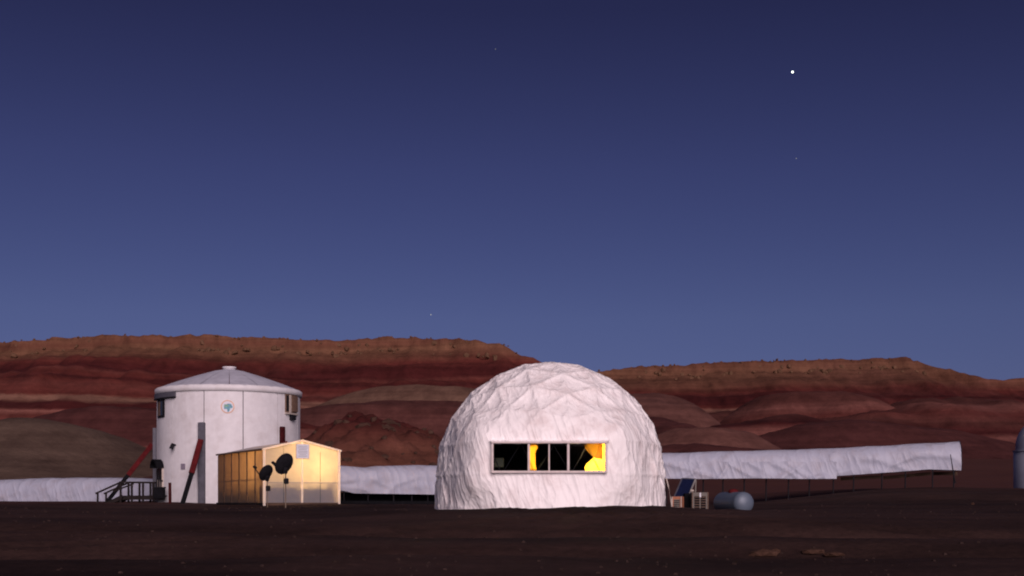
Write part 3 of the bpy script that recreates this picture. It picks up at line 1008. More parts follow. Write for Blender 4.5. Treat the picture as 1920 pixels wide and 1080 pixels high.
# notice on the gable
sg = thing('notice_board', gp(GW / 2, -.09, 2.05), 'pale notice board with rows of small print on the greenhouse gable', 'sign')
MB().box(gp(GW / 2, -.09, 2.40), (.56, .03, .62), (gf, gs, Vector((0, 0, 1))), .008).build('board', M_signw, sg)
for k in range(7):
    wl = (.40, .44, .36, .44, .42, .30, .38)[k]
    MB().box(gp(GW / 2, -.108, 2.62 - k * .072), (wl, .004, .022), (gf, gs, Vector((0, 0, 1)))).build('print_line', M_ink, sg)
for sgn in (-1, 1):
    MB().box(gp(GW / 2 + sgn * .285, -.09, 2.40), (.03, .045, .66), (gf, gs, Vector((0, 0, 1)))).build('board_edge', M_frame, sg)

# ------------------------------------------------------------------ satellite dishes
def dish(c, nrm, rad, base, label, lnb_d, drop, post_r, base_plate):
    t = thing('satellite_dish', base, label, 'satellite dish', 'satellite dishes in front of the greenhouse')
    nrm = Vector(nrm).normalized()
    up = Vector((0, 0, 1))
    e2 = (up - nrm * up.dot(nrm)).normalized()
    e1 = e2.cross(nrm)
    b = MB()
    rings, nn = 5, 28
    for side in (0, 1):
        vs_ = [c - nrm * (.0 + .018 * side)]
        for i in range(1, rings + 1):
            r = rad * i / rings
            for k in range(nn):
                a = 2 * math.pi * k / nn
                vs_.append(c + e1 * r * .93 * math.cos(a) + e2 * r * 1.04 * math.sin(a) + nrm * (.16 * rad * (i / rings) ** 2 * 1.2 - .018 * side))
        fs = [(0, 1 + k, 1 + (k + 1) % nn) for k in range(nn)]
        for i in range(rings - 1):
            for k in range(nn):
                fs.append((1 + i * nn + k, 1 + (i + 1) * nn + k, 1 + (i + 1) * nn + (k + 1) % nn, 1 + i * nn + (k + 1) % nn))
        b.add(vs_, fs, True)
    b.build('reflector', M_dk, t)
    feed = c + nrm * lnb_d - e2 * drop
    root = c - e2 * rad * 1.0 + nrm * .02
    MB().bar(root, feed, .045, .035).build('feed_arm', M_dk, t)
    MB().tube([feed - nrm * .10 + e2 * .03, feed + nrm * .02 + e2 * .02, feed + nrm * .07], [.06, .06, .035], 10).build('feed_horn', M_dk, t)
    clamp = c - nrm * .14 - e2 * rad * .45
    MB().box(clamp, (.16, .12, .22), (e1, nrm, e2), .02).build('back_bracket', M_dk, t)
    top = Vector((base.x, base.y, clamp.z - .10))
    MB().bar(clamp, top, .07, .07).build('elbow', M_dk, t)
    MB().tube([Vector((base.x, base.y, base.z - .15)), top + Vector((0, 0, .05))], post_r, 10).build('post', M_mast, t)
    MB().box(top + Vector((.03, -.02, -.30)), (.18, .16, .22), None, .03).build('junction_box', M_dk, t)
    if base_plate:
        MB().box(base + Vector((0, 0, .02)), (.40, .40, .05), None, .01).build('base_plate', M_orange, t)
    return t
c2 = P(534.5, 871, 48)
dish(c2, (-.64, .62, .45), .425, P(535.5, 957, 48.2), 'larger dark satellite dish on a pale post with orange base plate', .74, .30, .024, True)
c1 = P(500, 887.5, 50.5)
dish(c1, (-.66, .55, .50), .345, P(501.5, 946, 50.6), 'smaller dark satellite dish with long feed arm at the greenhouse corner', .80, .18, .016, False)

# ------------------------------------------------------------------ dome
DC = Vector(((1031 - 960) / FPX * 38.5, 38.5, .99))
DR = 3.50
WX0, WX1, WZ0, WZ1, WY = -.583, 2.677, 1.013, 1.895, 35.17
def geodesic(f):
    phi = (1 + 5 ** .5) / 2
    iv = [Vector(v).normalized() for v in ((-1, phi, 0), (1, phi, 0), (-1, -phi, 0), (1, -phi, 0), (0, -1, phi), (0, 1, phi), (0, -1, -phi), (0, 1, -phi), (phi, 0, -1), (phi, 0, 1), (-phi, 0, -1), (-phi, 0, 1))]
    fc = [(0, 11, 5), (0, 5, 1), (0, 1, 7), (0, 7, 10), (0, 10, 11), (1, 5, 9), (5, 11, 4), (11, 10, 2), (10, 7, 6), (7, 1, 8), (3, 9, 4), (3, 4, 2), (3, 2, 6), (3, 6, 8), (3, 8, 9), (4, 9, 5), (2, 4, 11), (6, 2, 10), (8, 6, 7), (9, 8, 1)]
    q = iv[5].rotation_difference(Vector((0, 0, 1))).to_matrix()
    rz = Matrix.Rotation(R_(9), 3, 'Z')
    iv = [rz @ (q @ v) for v in iv]
    tris = []
    for a, b, c in fc:
        A, B, C = iv[a], iv[b], iv[c]
        pt = lambda i, j: (A * (f - i - j) + B * i + C * j).normalized()
        for i in range(f):
            for j in range(f - i):
                tris.append((pt(i, j), pt(i + 1, j), pt(i, j + 1)))
                if i + j < f - 1:
                    tris.append((pt(i + 1, j), pt(i + 1, j + 1), pt(i, j + 1)))
    return tris
TRI = geodesic(4)
N = 20
bar_ = [(i, j) for i in range(N + 1) for j in range(N + 1 - i)]
bidx = {b: k for k, b in enumerate(bar_)}
BW = np.array([[(N - i - j) / N, i / N, j / N] for i, j in bar_])
lf = []
for i in range(N):
    for j in range(N - i):
        lf.append((bidx[i, j], bidx[i + 1, j], bidx[i, j + 1]))
        if i + j < N - 1:
            lf.append((bidx[i + 1, j], bidx[i + 1, j + 1], bidx[i, j + 1]))
lf = np.array(lf)
allv, allf, sag = [], [], []
for t in TRI:
    T = np.array([list(v) for v in t])
    if T[:, 2].max() < -.40:
        continue
    n0 = sum(len(q) for q in allv)
    allv.append(BW @ T)
    sag.append(27 * BW.prod(1))
    allf.append(lf + n0)
V = np.concatenate(allv)
S = np.concatenate(sag)
Fc = np.concatenate(allf)
key = np.round(V * 20000).astype(np.int64)
_, first, inv = np.unique(key, axis=0, return_index=True, return_inverse=True)
inv = inv.ravel()
V, S, Fc = V[first], S[first], inv[Fc]
def dome_shape(V, S, R0, detail=True):
    r = np.hypot(V[:, 0], V[:, 1])
    dirx, diry = V[:, 0] / np.maximum(r, 1e-6), V[:, 1] / np.maximum(r, 1e-6)
    az = np.arctan2(V[:, 0], -V[:, 1])
    L = V * R0
    low = V[:, 2] < 0
    fac = np.hypot(V[:, 0], V[:, 1])
    # below the widest ring the cover hangs as an almost straight skirt
    rl = R0 * (.990 + .008 * np.cos(az * 15)) * (1 + .016 * np.clip(-V[:, 2] * 3, 0, 1))
    k = sstep(.02, -.10, V[:, 2])
    rr_ = np.hypot(L[:, 0], L[:, 1]) * (1 - k) + rl * k
    L[:, 0], L[:, 1] = dirx * rr_, diry * rr_
    if not detail:
        return L
    nrm = V / np.linalg.norm(V, axis=1)[:, None]
    nrm[low, 2] = 0
    nrm /= np.linalg.norm(nrm, axis=1)[:, None]
    d = -.050 * S ** .8 * (1 - k) + .012 * np.exp(-(S / .10) ** 2) * (1 - k)
    p = L
    wx = .35 * noise3(p[:, 0] * .9, p[:, 1] * .9, p[:, 2] * .9)
    def ridge(a, b, c, s, pw):
        return (1 - np.abs(noise3(a * s + wx, b * s - wx, c * s))) ** pw
    u, v = az * R0, L[:, 2]
    d = d + .016 * ridge(p[:, 0], p[:, 1], p[:, 2], 1.3, 16)
    d = d + .012 * ridge(p[:, 0] + 9, p[:, 1], p[:, 2] * .6, 2.6, 12)
    d = d + .010 * ridge(p[:, 0] * .6, p[:, 1] - 4, p[:, 2] * 1.2, 3.4, 10)
    # long diagonal folds, strongest low on the flanks
    for (ang, s1, s2, am) in ((24, 1.7, .30, .040), (-30, 1.5, .33, .030)):
        ca, sa = math.cos(R_(ang)), math.sin(R_(ang))
        q1, q2 = u * ca + v * sa, -u * sa + v * ca
        d = d + am * ridge(q1 * s1, q2 * s2, 3.0 + ang, 1.0, 13) * sstep(2.3, .2, v)
    d = d + .012 * noise3(p[:, 0] * 1.2, p[:, 1] * 1.2, p[:, 2] * 1.2)
    return L + nrm * d[:, None]
L = dome_shape(V, S, DR) + np.array(DC)[None, :]
# pull the cover flat around the window box
ex = np.maximum(np.maximum(WX0 - .12 - L[:, 0], L[:, 0] - WX1 - .12), 0)
ez = np.maximum(np.maximum(WZ0 - .12 - L[:, 2], L[:, 2] - WZ1 - .10), 0)
dist = np.hypot(ex, ez * 1.2)
kk = (1 - sstep(0, 1.35, dist)) * (L[:, 1] < DC.y)
tgt = WY + .02
L[:, 1] = L[:, 1] * (1 - kk) + (tgt + (L[:, 1] - (DC.y - DR)) * .12) * kk
L[:, 2] = np.maximum(L[:, 2], -.30)
ctr = L[Fc].mean(1)
inside = (ctr[:, 0] > WX0 + .05) & (ctr[:, 0] < WX1 - .05) & (ctr[:, 2] > WZ0 + .05) & (ctr[:, 2] < WZ1 - .05) & (ctr[:, 1] < DC.y)
flat = (L[Fc][:, :, 2].max(1) <= -.2999)
Fk = Fc[~inside & ~flat]
dome = thing('dome', (DC.x, DC.y, 0), 'large white fabric-covered geodesic dome with a wide lit window', 'dome building')
me = bpy.data.meshes.new('cover')
me.from_pydata(L.tolist(), [], Fk.tolist())
me.polygons.foreach_set('use_smooth', np.ones(len(Fk), bool))
bm = bmesh.new()
bm.from_mesh(me)
bmesh.ops.recalc_face_normals(bm, faces=bm.faces[:])
for v in [v for v in bm.verts if not v.link_faces]:
    bm.verts.remove(v)
bm.to_mesh(me)
bm.free()
link('cover', me, M_dome, dome)
# dark lining inside, added in black so the interior stays unlit
T8 = geodesic(4)
lin = MB()
for t in T8:
    T = np.array([list(v) for v in t])
    if T[:, 2].max() < -.40:
        continue
    Q = dome_shape(T, np.zeros(3), DR - .22, False) + np.array(DC)[None, :]
    if Q[:, 1].mean() < DC.y - 1.2 and WX0 - .9 < Q[:, 0].mean() < WX1 + .9 and .2 < Q[:, 2].mean() < 2.6:
        continue
    lin.add([tuple(q) for q in Q], [(0, 1, 2)])
lin.build('gloom_shell', M_unlit, dome)
fl = MB()
fl.add([(DC.x + 3.2 * math.cos(k * .2618), DC.y + 3.2 * math.sin(k * .2618), .05) for k in range(24)], [tuple(range(24))])
fl.build('floor', M_unlit, dome)
# struts seen through the glass
seen = set()
for t in TRI:
    for a, b in ((0, 1), (1, 2), (2, 0)):
        A, B = t[a], t[b]
        kq = tuple(sorted((tuple(round(c, 3) for c in A), tuple(round(c, 3) for c in B))))
        if kq in seen:
            continue
        seen.add(kq)
        Q = dome_shape(np.array([list(A), list(B)]), np.zeros(2), DR - .30, False) + np.array(DC)[None, :]
        m_ = Q.mean(0)
        if m_[1] < DC.y - 1.6 and WX0 - .7 < m_[0] < WX1 + .7 and .5 < m_[2] < 2.4:
            MB().tube([tuple(Q[0]), tuple(Q[1])], .012, 6).build('strut', M_dk, dome)
# window: flat box frame with mullions and panes
wo = MB()
ft = .065
def wbar(x0, x1, z0, z1, y0=WY - .07, y1=WY + .10):
    return MB().box(((x0 + x1) / 2, (y0 + y1) / 2, (z0 + z1) / 2), (x1 - x0, y1 - y0, z1 - z0), None, .008)
win = wbar(WX0, WX1, WZ0, WZ0 + ft).build('window', M_frame, dome)
def wx_(px): return (px - 960) / FPX * WY
wbar(WX0, WX1, WZ1 - ft * .8, WZ1, WY - .09, WY + .10).build('window_frame', M_frame, win)
wbar(WX0, WX0 + ft, WZ0 + ft, WZ1 - ft * .8).build('window_frame', M_frame, win)
wbar(WX1 - ft, WX1, WZ0 + ft, WZ1 - ft * .8).build('window_frame', M_frame, win)
for px, hw in ((991.5, .032), (1029.5, .020), (1065.5, .034)):
    wbar(wx_(px) - hw, wx_(px) + hw, WZ0 + ft, WZ1 - ft * .8, WY - .05, WY + .07).build('mullion', M_frame, win)
cuts = [wx_(925), wx_(991.5), wx_(1029.5), wx_(1065.5), wx_(1135)]
for a, b_ in zip(cuts[:-1], cuts[1:]):
    MB().add([(a, WY + .03, WZ0 + .05), (b_, WY + .03, WZ0 + .05), (b_, WY + .03, WZ1 - .04), (a, WY + .03, WZ1 - .04)], [(0, 1, 2, 3)]).build('pane', M_glass, win)
wbar(WX0 - .03, WX1 + .06, WZ1 - .0, WZ1 + .05, WY - .06, WY + .12).build('head_flashing', M_dome, win)
# curtains and things behind the glass
def curtain(edge_fn, x_fix, z0, z1, y, label, waves, m=M_curtain, amp=.035):
    """hanging cloth between a fixed side and a shaped free edge"""
    nz, nx = 24, 16
    zs = np.linspace(z0, z1, nz)
    X = np.zeros((nz, nx))
    for i, z in enumerate(zs):
        X[i] = np.linspace(x_fix, edge_fn((z - z0) / (z1 - z0)), nx)
    Z = np.repeat(zs[:, None], nx, 1)
    Yc = y + amp * np.sin(np.linspace(0, 1, nx)[None, :] * waves + .5 * Z) + .02 * noise3(X * 3, Z * 2, 1.1)
    o = grid_mesh('curtain', X, Yc, Z, m)
    return tag(o, label, 'curtain')
zb, ztp = WZ0 + .0, WZ1 + .02
r_edge = lambda t: float(np.interp(t, [0, .08, .18, .30, .42, .55, .7, .85, 1], [wx_(1101), wx_(1098), wx_(1097), wx_(1101), wx_(1109), wx_(1117), wx_(1122), wx_(1123), wx_(1123)]))
curtain(r_edge, wx_(1150), zb, ztp, WY + .26, 'bright yellow curtain gathered at the right end of the dome window', 9, M_curtain, .03)
o_edge = lambda t: float(np.interp(t, [0, .08, .25, .45, .65, .85, 1], [wx_(1127), wx_(1114), wx_(1109), wx_(1103), wx_(1098), wx_(1095.5), wx_(1095)]))
curtain(o_edge, wx_(1131), zb + .40, ztp, WY + .34, 'orange-yellow cloth drooping behind the yellow curtain in the right pane', 3, mat_sheet('amber_cloth', (.20, .11, .02), (.11, .048, .004), 3.0), .02)
l_edge = lambda t: float(np.interp(t, [0, .05, .12, .2, .3, .5, .62, .7, .78, .84, .9, .95, 1], [wx_(1004), wx_(1006), wx_(1006.5), wx_(1005), wx_(1004), wx_(1004), wx_(1003.5), wx_(1005), wx_(1008), wx_(1008.5), wx_(1007), wx_(1006), wx_(1006)]))
curtain(l_edge, wx_(993), zb, ztp, WY + .16, 'narrow orange curtain strip beside the left mullion of the dome window', 6, mat_sheet('orange_curtain', (.45, .20, .02), (.75, .36, .03), 3.0), .02)
def work_lamp(loc, aim, label, energy, spot, col):
    t = thing('work_lamp', loc, label, 'lamp')
    loc, aim = Vector(loc), Vector(aim)
    d = (aim - loc).normalized()
    MB().tube([loc - d * .12, loc - d * .10, loc - d * .01], [.03, .05, .09], 10, False).build('reflector', M_blk, t)
    MB().tube([Vector((loc.x, loc.y, .05)), loc - d * .1], .012, 6).build('stand', M_blk, t)
    ld = bpy.data.lights.new('work_light', 'SPOT')
    ld.energy = energy
    ld.color = col
    ld.spot_size = R_(spot)
    ld.spot_blend = .35
    ld.shadow_soft_size = .03
    lo = bpy.data.objects.new('bulb', ld)
    COL.objects.link(lo)
    lo.parent = t
    lo.rotation_euler = (-d).to_track_quat('Z', 'Y').to_euler()
work_lamp((wx_(1131), WY + 1.05, 1.38), (wx_(1127), WY + .2, 1.45), 'lamp shining through the yellow curtain at the right of the dome window', 330, 84, (1.0, .72, .30))
work_lamp((wx_(1000), WY + .95, 1.40), (wx_(1000), WY + .1, 1.45), 'lamp shining through the narrow orange curtain in the dome window', 110, 50, (1.0, .70, .28))
tb = thing('work_table', (.2, WY + 1.5, .05), 'dim work table inside the dome behind the left window pane', 'table')
MB().box((-.1, WY + 1.3, .92), (1.4, .6, .05)).build('table_top', M_grey, tb)
for sx1 in (-.7, .5):
    for sy1 in (1.08, 1.52):
        MB().bar((sx1, WY + sy1, .05), (sx1, WY + sy1, .9), .05, .05).build('leg', M_dk, tb)
mo = thing('equipment_case', (-.36, WY + .9, .945), 'pale green-grey case seen dimly through the left pane of the dome window', 'case')
MB().box((-.37, WY + 1.10, 1.34), (.28, .2, .28), None, .02).build('body', mat('pale_green', (.05, .055, .035), .6), mo)
MB().box((-.37, WY + 1.10, 1.07), (.06, .06, .25)).build('stem', M_dk, mo)
MB().box((-.37, WY + 1.10, .955), (.2, .14, .02)).build('foot', M_dk, mo)

# pale conduit leaning at the dome's right flank
cd = MB().tube([P(1249.5, 897, 37.5), P(1253.5, 912, 37.2), P(1257.5, 935, 37.0), P(1261, 958, 36.9)], .022, 8).build('conduit', M_cream)
tag(cd, 'pale thin conduit leaning against the right flank of the dome', 'pipe')

# ------------------------------------------------------------------ covered walkways
def walkway(name, label, a, b, zt_fn, zb_fn, hw, seed, posts, n=90, hump=None):
    """arched hoop frame covered with white sheet; a, b ground points of the axis"""
    a, b = Vector(a), Vector(b)
    t = thing(name, ((a.x + b.x) / 2, (a.y + b.y) / 2, gz((a.x + b.x) / 2, (a.y + b.y) / 2)), label, 'walkway', 'white fabric-covered walkways')
    d = (b - a)
    d.z = 0
    Lg = d.length
    d.normalize()
    s = Vector((d.y, -d.x, 0))
    if s.y > 0: s = -s                       # s points to the viewer's side
    m = 26
    th = np.linspace(0, 1, m)
    X, Y, Z = [np.zeros((n, m)) for _ in range(3)]
    for i in range(n):
        q = i / (n - 1)
        zt_, zb_ = zt_fn(q), zb_fn(q)
        zs = zt_ - hw * .95                  # spring line of the hoop
        p0 = a + d * (Lg * q)
        for j, k in enumerate(th):
            if k < .3:
                off, z = 1.0, zb_ + (zs - zb_) * (k / .3)
            elif k > .7:
                off, z = -1.0, zs + (zb_ - zs) * ((k - .7) / .3)
            else:
                an = math.pi * (k - .3) / .4
                off, z = math.cos(an), zs + (zt_ - zs) * math.sin(an)
            X[i, j], Y[i, j], Z[i, j] = p0.x + s.x * off * hw, p0.y + s.y * off * hw, z
    qq = np.linspace(0, Lg, n)[:, None] * np.ones((1, m))
    jj = np.ones((n, 1)) * (th[None, :] * 3.2)
    def rdg(u, v, sd, pw): return (1 - np.abs(noise3(u, v, sd))) ** pw
    w0 = .4 * noise3(qq * .5, jj, seed)
    disp = .085 * rdg(qq * .42 + jj * .45 + w0, jj * .35, seed, 9) + .085 * rdg(qq * .36 - jj * .65 + w0, jj * .3, seed + 4, 11) + .05 * noise3(qq * .35, jj * .5, seed + 2)
    X += s.x * disp
    Y += s.y * disp
    Z += .05 * noise3(qq * .55, 0, seed + 6) * np.clip(np.sin(np.pi * th), 0, 1)[None, :]
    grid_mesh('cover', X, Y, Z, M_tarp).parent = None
    cv = bpy.context.scene.objects[-1] if False else None
    return t, a, d, s, Lg

def attach(o, t):
    o.parent = t
    o.matrix_parent_inverse = t.matrix_basis.inverted()
    return o
_gm = grid_mesh
LAST = [None]
def grid_mesh(*k, **kw):
    LAST[0] = _gm(*k, **kw)
    return LAST[0]

# right walkway: dome to the far right
A, B = P(905, 930, 65.83), P(1797, 918, 62.0)
pxq = lambda q: 905 + 892 * q
yq = lambda q: 65.83 - 3.83 * q
zt_r = lambda q: CZ + (HY - np.interp(pxq(q), [1215, 1245, 1400, 1568, 1700, 1797], [852, 850.5, 845, 841, 833.5, 828])) / FPX * yq(q)
zb_r = lambda q: CZ + (HY - np.interp(pxq(q), [1215, 1245, 1540, 1568, 1680, 1740, 1797], [896, 896, 894, 893, 885, 880, 882])) / FPX * (yq(q) - .7)
wk, a_, d_, s_, Lg_ = walkway('covered_walkway', 'long white covered walkway on posts running right from the dome', A, B, zt_r, zb_r, .72, 2.4, None, 230)
attach(LAST[0], wk)
# closed end
ec = MB()
pe = Vector((B.x, B.y, 0)) + d_ * .02
zt_, zb_ = zt_r(1), zb_r(1)
zs = zt_ - .68
pts = [pe + s_ * .80 + Vector((0, 0, zb_ + .01)), pe + s_ * .80 + Vector((0, 0, zs))] + [pe + s_ * .80 * math.cos(k * math.pi / 12) + Vector((0, 0, zs + .73 * math.sin(k * math.pi / 12))) for k in range(1, 12)] + [pe - s_ * .74 + Vector((0, 0, zs)), pe - s_ * .74 + Vector((0, 0, zb_))]
ec.add(pts, [tuple(range(len(pts)))])
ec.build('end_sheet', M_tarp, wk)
# lower skirt sheet, hung proud of the cover, with its own vertical folds
def skirt(x0, x1, ytop, ybot, Yd, seed, nx=140, parent=None, label=None):
    xs = np.linspace(x0, x1, nx)
    nz = 10
    X, Y, Z = [np.zeros((nz, nx)) for _ in range(3)]
    for j in range(nz):
        v = j / (nz - 1)
        for i, px in enumerate(xs):
            p = P(px, ytop(px) * (1 - v) + ybot(px) * v, Yd(px))
            X[j, i], Y[j, i], Z[j, i] = p
    u = X * 1.0
    vv = np.linspace(0, 1, nz)[:, None] * np.ones((1, nx))
    f = .16 * (1 - np.abs(noise3(u * .75 + .4 * vv, vv * .5, seed))) ** 9 * vv ** .6 + .10 * (1 - np.abs(noise3(u * .8 - .9 * vv, vv * .4, seed + 3))) ** 10
    Y = Y - f - .07 * vv
    Z[0] += .03 * np.abs(np.sin(u[0] * 2.4))
    grid_mesh('skirt', X, Y, Z, M_tarp)
    return attach(LAST[0], parent)
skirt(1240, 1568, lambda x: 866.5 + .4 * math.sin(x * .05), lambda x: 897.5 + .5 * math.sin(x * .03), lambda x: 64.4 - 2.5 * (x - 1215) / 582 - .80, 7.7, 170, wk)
for px in (930, 1000, 1070, 1140, 1200, 1250, 1282, 1318, 1355, 1395, 1436, 1478, 1517, 1562, 1600, 1653, 1697, 1748, 1788):
    q = (px - 905) / 892
    Yp = yq(q)
    for sd in (-.66, .66):
        f = P(px, 905, Yp + sd)
        MB().tube([(f.x, f.y, gz(f.x, f.y) - .2), (f.x + .02, f.y, zb_r(q) + .1)], .035, 6).build('post', M_dk, wk)
for (x0, x1, y0, y1) in ((1576, 1652, 898, 894), (1656, 1745, 896, 888), (1749, 1795, 888, 888)):
    pa, pb_ = P(x0, y0, 63.2), P(x1, y1, 62.6)
    MB().bar(pa, pb_, .17, .04, (0, 0, 1)).build('side_board', M_plank, wk)
lp = MB().tube([P(1791, 906, 60.6), P(1782, 852, 60.6)], [.035, .02], 6).build('leaning_rod', M_dk)
tag(lp, 'thin dark rod leaning on the right end of the long walkway', 'rod')

# middle walkway: greenhouse to dome
A, B = P(622, 940, 61.5), P(925, 940, 64.5)
pm = lambda q: 622 + 303 * q
ym = lambda q: 61.5 + 3 * q
zt_m = lambda q: CZ + (HY - np.interp(pm(q), [622, 640, 680, 700, 730, 850], [872.5, 873.5, 876.5, 874, 872.5, 872.5])) / FPX * ym(q)
zb_m = lambda q: CZ + (HY - np.interp(pm(q), [622, 640, 655, 720, 850], [918, 921, 925, 926, 928])) / FPX * (ym(q) - .7)
wk2, *_ = walkway('covered_walkway', 'short white covered walkway on posts between the greenhouse and the dome', A, B, zt_m, zb_m, .72, 5.1, None, 70)
attach(LAST[0], wk2)
for px in (645, 690, 738, 772, 802, 850, 900):
    q = (px - 622) / 303
    for sd in (-.66, .66):
        f = P(px, 905, ym(q) + sd)
        MB().tube([(f.x, f.y, gz(f.x, f.y) - .2), (f.x, f.y, zb_m(q) + .1)], .035, 6).build('post', M_dk, wk2)
for sd in (-.6, .6):
    MB().bar(P(626, 942, 61.4 + sd), P(915, 943, 64.3 + sd), .16, .05, (0, 0, 1)).build('floor_beam', M_blk, wk2)

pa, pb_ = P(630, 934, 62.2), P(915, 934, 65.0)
MB().bar(pa, pb_, .55, .03, (0, 0, 1)).build('shade_board', M_blk, wk2)  # added black sheet, stands in for the shade under the walkway

# left walkway: habitat out of frame to the left
A, B = P(-70, 942, 86), P(330, 942, 80)
pl_ = lambda q: -70 + 400 * q
yl = lambda q: 86 - 6 * q
zt_l = lambda q: CZ + (HY - np.interp(pl_(q), [-70, 0, 100, 160, 230, 300], [902, 899.5, 896, 895.5, 896, 897])) / FPX * yl(q)
zb_l = lambda q: CZ + (HY - 946) / FPX * yl(q)
wk3, *_ = walkway('covered_walkway', 'low white covered walkway leaving the habitat to the left', A, B, zt_l, zb_l, .95, 8.8, None, 90)
attach(LAST[0], wk3)

# ------------------------------------------------------------------ equipment right of the dome
def cabinet(name, px0, px1, py0, py1, Y, depth, body, grille, label, cat, cols, yaw=0.0, extra=None):
    c0, c1 = P(px0, py1, Y), P(px1, py0, Y)
    wd, ht = c1.x - c0.x, c1.z - c0.z
    zg = c0.z
    t = thing(name, ((c0.x + c1.x) / 2, Y + depth / 2, zg), label, cat)
    ax = (Vector((math.cos(yaw), math.sin(yaw), 0)), Vector((-math.sin(yaw), math.cos(yaw), 0)), Vector((0, 0, 1)))
    o = Vector(((c0.x + c1.x) / 2, Y + depth / 2, zg))
    MB().box(o + Vector((0, 0, ht / 2)), (wd, depth, ht), ax, .015).build('body', body, t)
    for k in range(cols):
        cw = wd * .78 / cols
        cx = -wd * .39 + cw * (k + .5)
        gr = MB().box(o + ax[0] * cx - ax[1] * (depth / 2 + .004) + Vector((0, 0, ht * .44)), (cw * .80, .012, ht * .72), ax).build('grille', M_blk, t)
        for q in range(6):
            MB().box(o + ax[0] * cx - ax[1] * (depth / 2 + .015) + Vector((0, 0, ht * (.13 + .125 * q))), (cw * .80, .012, ht * .028), ax).build('louvre', grille, gr)
    for s1 in (-1, 1):
        MB().box(o + ax[0] * s1 * (wd / 2 - .012) - ax[1] * (depth / 2 + .01) + Vector((0, 0, ht / 2)), (.025, .03, ht * 1.0), ax).build('edge_trim', grille, t)
    for s1 in (-1, 1):
        MB().box(o + ax[0] * s1 * wd * .32 + Vector((0, 0, -.06)), (.06, depth * .8, .14), ax).build('foot', M_dk, t)
    return t, o, ax, wd, ht
cabinet('generator', 1263.5, 1282, 931, 957, 39.6, .35, M_orange, M_cream, 'small orange and cream boxed generator nearest the dome', 'generator', 1, -.35)
cabinet('battery_cabinet', 1284, 1298, 925, 959, 40.4, .4, M_blk, M_blk, 'black upright cabinet between the orange box and the louvred unit', 'cabinet', 1)
cu, co, cax, cwd, cht = cabinet('air_conditioner', 1297.5, 1328, 923, 960, 39.9, .36, mat('dull_metal', (.12, .105, .095), .6, .2), M_brown, 'louvred outdoor air conditioner beside the propane tank', 'air conditioner', 2)
MB().box(co + Vector((0, -.20, cht * .86)), (.05, .02, .14)).build('label_plate', M_signw, cu)
# solar panel
sp_ = thing('solar_panel', P(1284, 940, 41.3), 'dark blue tilted solar panel propped up behind the equipment boxes', 'solar panel')
q0, q1, q2, q3 = P(1264, 932, 41.0), P(1291, 931, 40.7), P(1304, 898.5, 41.6), P(1279, 897, 41.9)
nrm = (q1 - q0).cross(q3 - q0).normalized()
if nrm.y > 0: nrm = -nrm
b = MB()
b.add([q0, q1, q2, q3] + [q - nrm * .04 for q in (q0, q1, q2, q3)], [(0, 1, 2, 3), (7, 6, 5, 4), (0, 4, 5, 1), (1, 5, 6, 2), (2, 6, 7, 3), (3, 7, 4, 0)])
b.build('cell_sheet', M_solar, sp_)
for a, c in ((q0, q1), (q1, q2), (q2, q3), (q3, q0)):
    MB().bar(a, c, .02, .05, nrm).build('frame_bar', M_alu if (a, c) == (q1, q2) else M_grey, sp_)
MB().bar(q2 - nrm * .05, P(1303, 955, 42.2), .035, .035).build('leg', M_alu, sp_)
MB().bar(q3 - nrm * .05, P(1279, 955, 42.4), .035, .035).build('leg', M_alu, sp_)
ll = thing('flood_lamp', P(1298, 923, 40.6), 'small pale lamp head on top of the black cabinet', 'lamp')
MB().tube([P(1298, 925.5, 40.6), P(1298, 921, 40.6)], .02, 8).build('stem', M_cream, ll)
MB().box(P(1297.5, 920, 40.6), (.12, .1, .07), None, .015).build('head', M_cream, ll)
# propane tank
tk = thing('propane_tank', P(1375, 963, 42.8), 'pale blue-grey horizontal propane tank with a reddish valve cover', 'tank')
e1, e0 = P(1393.5, 943, 42.2), P(1357, 943, 43.6)
ax = (e0 - e1).normalized()
rr0 = .375
prof = [(-rr0 * .62 * math.cos(k * math.pi / 16), rr0 * math.sin(k * math.pi / 16)) for k in range(0, 9)]
Lt = (e0 - e1).length
pts, rs_ = [], []
for x, r in prof:
    pts.append(e1 + ax * x)
    rs_.append(max(r, .004))
for x, r in reversed(prof):
    pts.append(e1 + ax * (Lt - x))
    rs_.append(max(r, .004))
MB().tube(pts, rs_, 32, False).build('shell', M_tank, tk)
for x in (.08, Lt - .08):
    MB().tube([e1 + ax * (x - .015), e1 + ax * (x + .015)], rr0 + .006, 32, False).build('weld_band', M_tank, tk)
mid = (e0 + e1) / 2
MB().tube([mid + Vector((0, 0, rr0 - .03)), mid + Vector((0, 0, rr0 + .06)), mid + Vector((0, 0, rr0 + .10))], [.17, .16, .08], 16).build('valve_cover', M_red, tk)
sd_ = Vector((-ax.y, ax.x, 0)).normalized()
for x in (.12, Lt - .12):
    for s1 in (-1, 1):
        f = e1 + ax * x + sd_ * s1 * .2
        MB().bar((f.x, f.y, gz(f.x, f.y) - .1), (f.x, f.y, e1.z - .28), .07, .05, ax).build('leg', M_dk, tk)

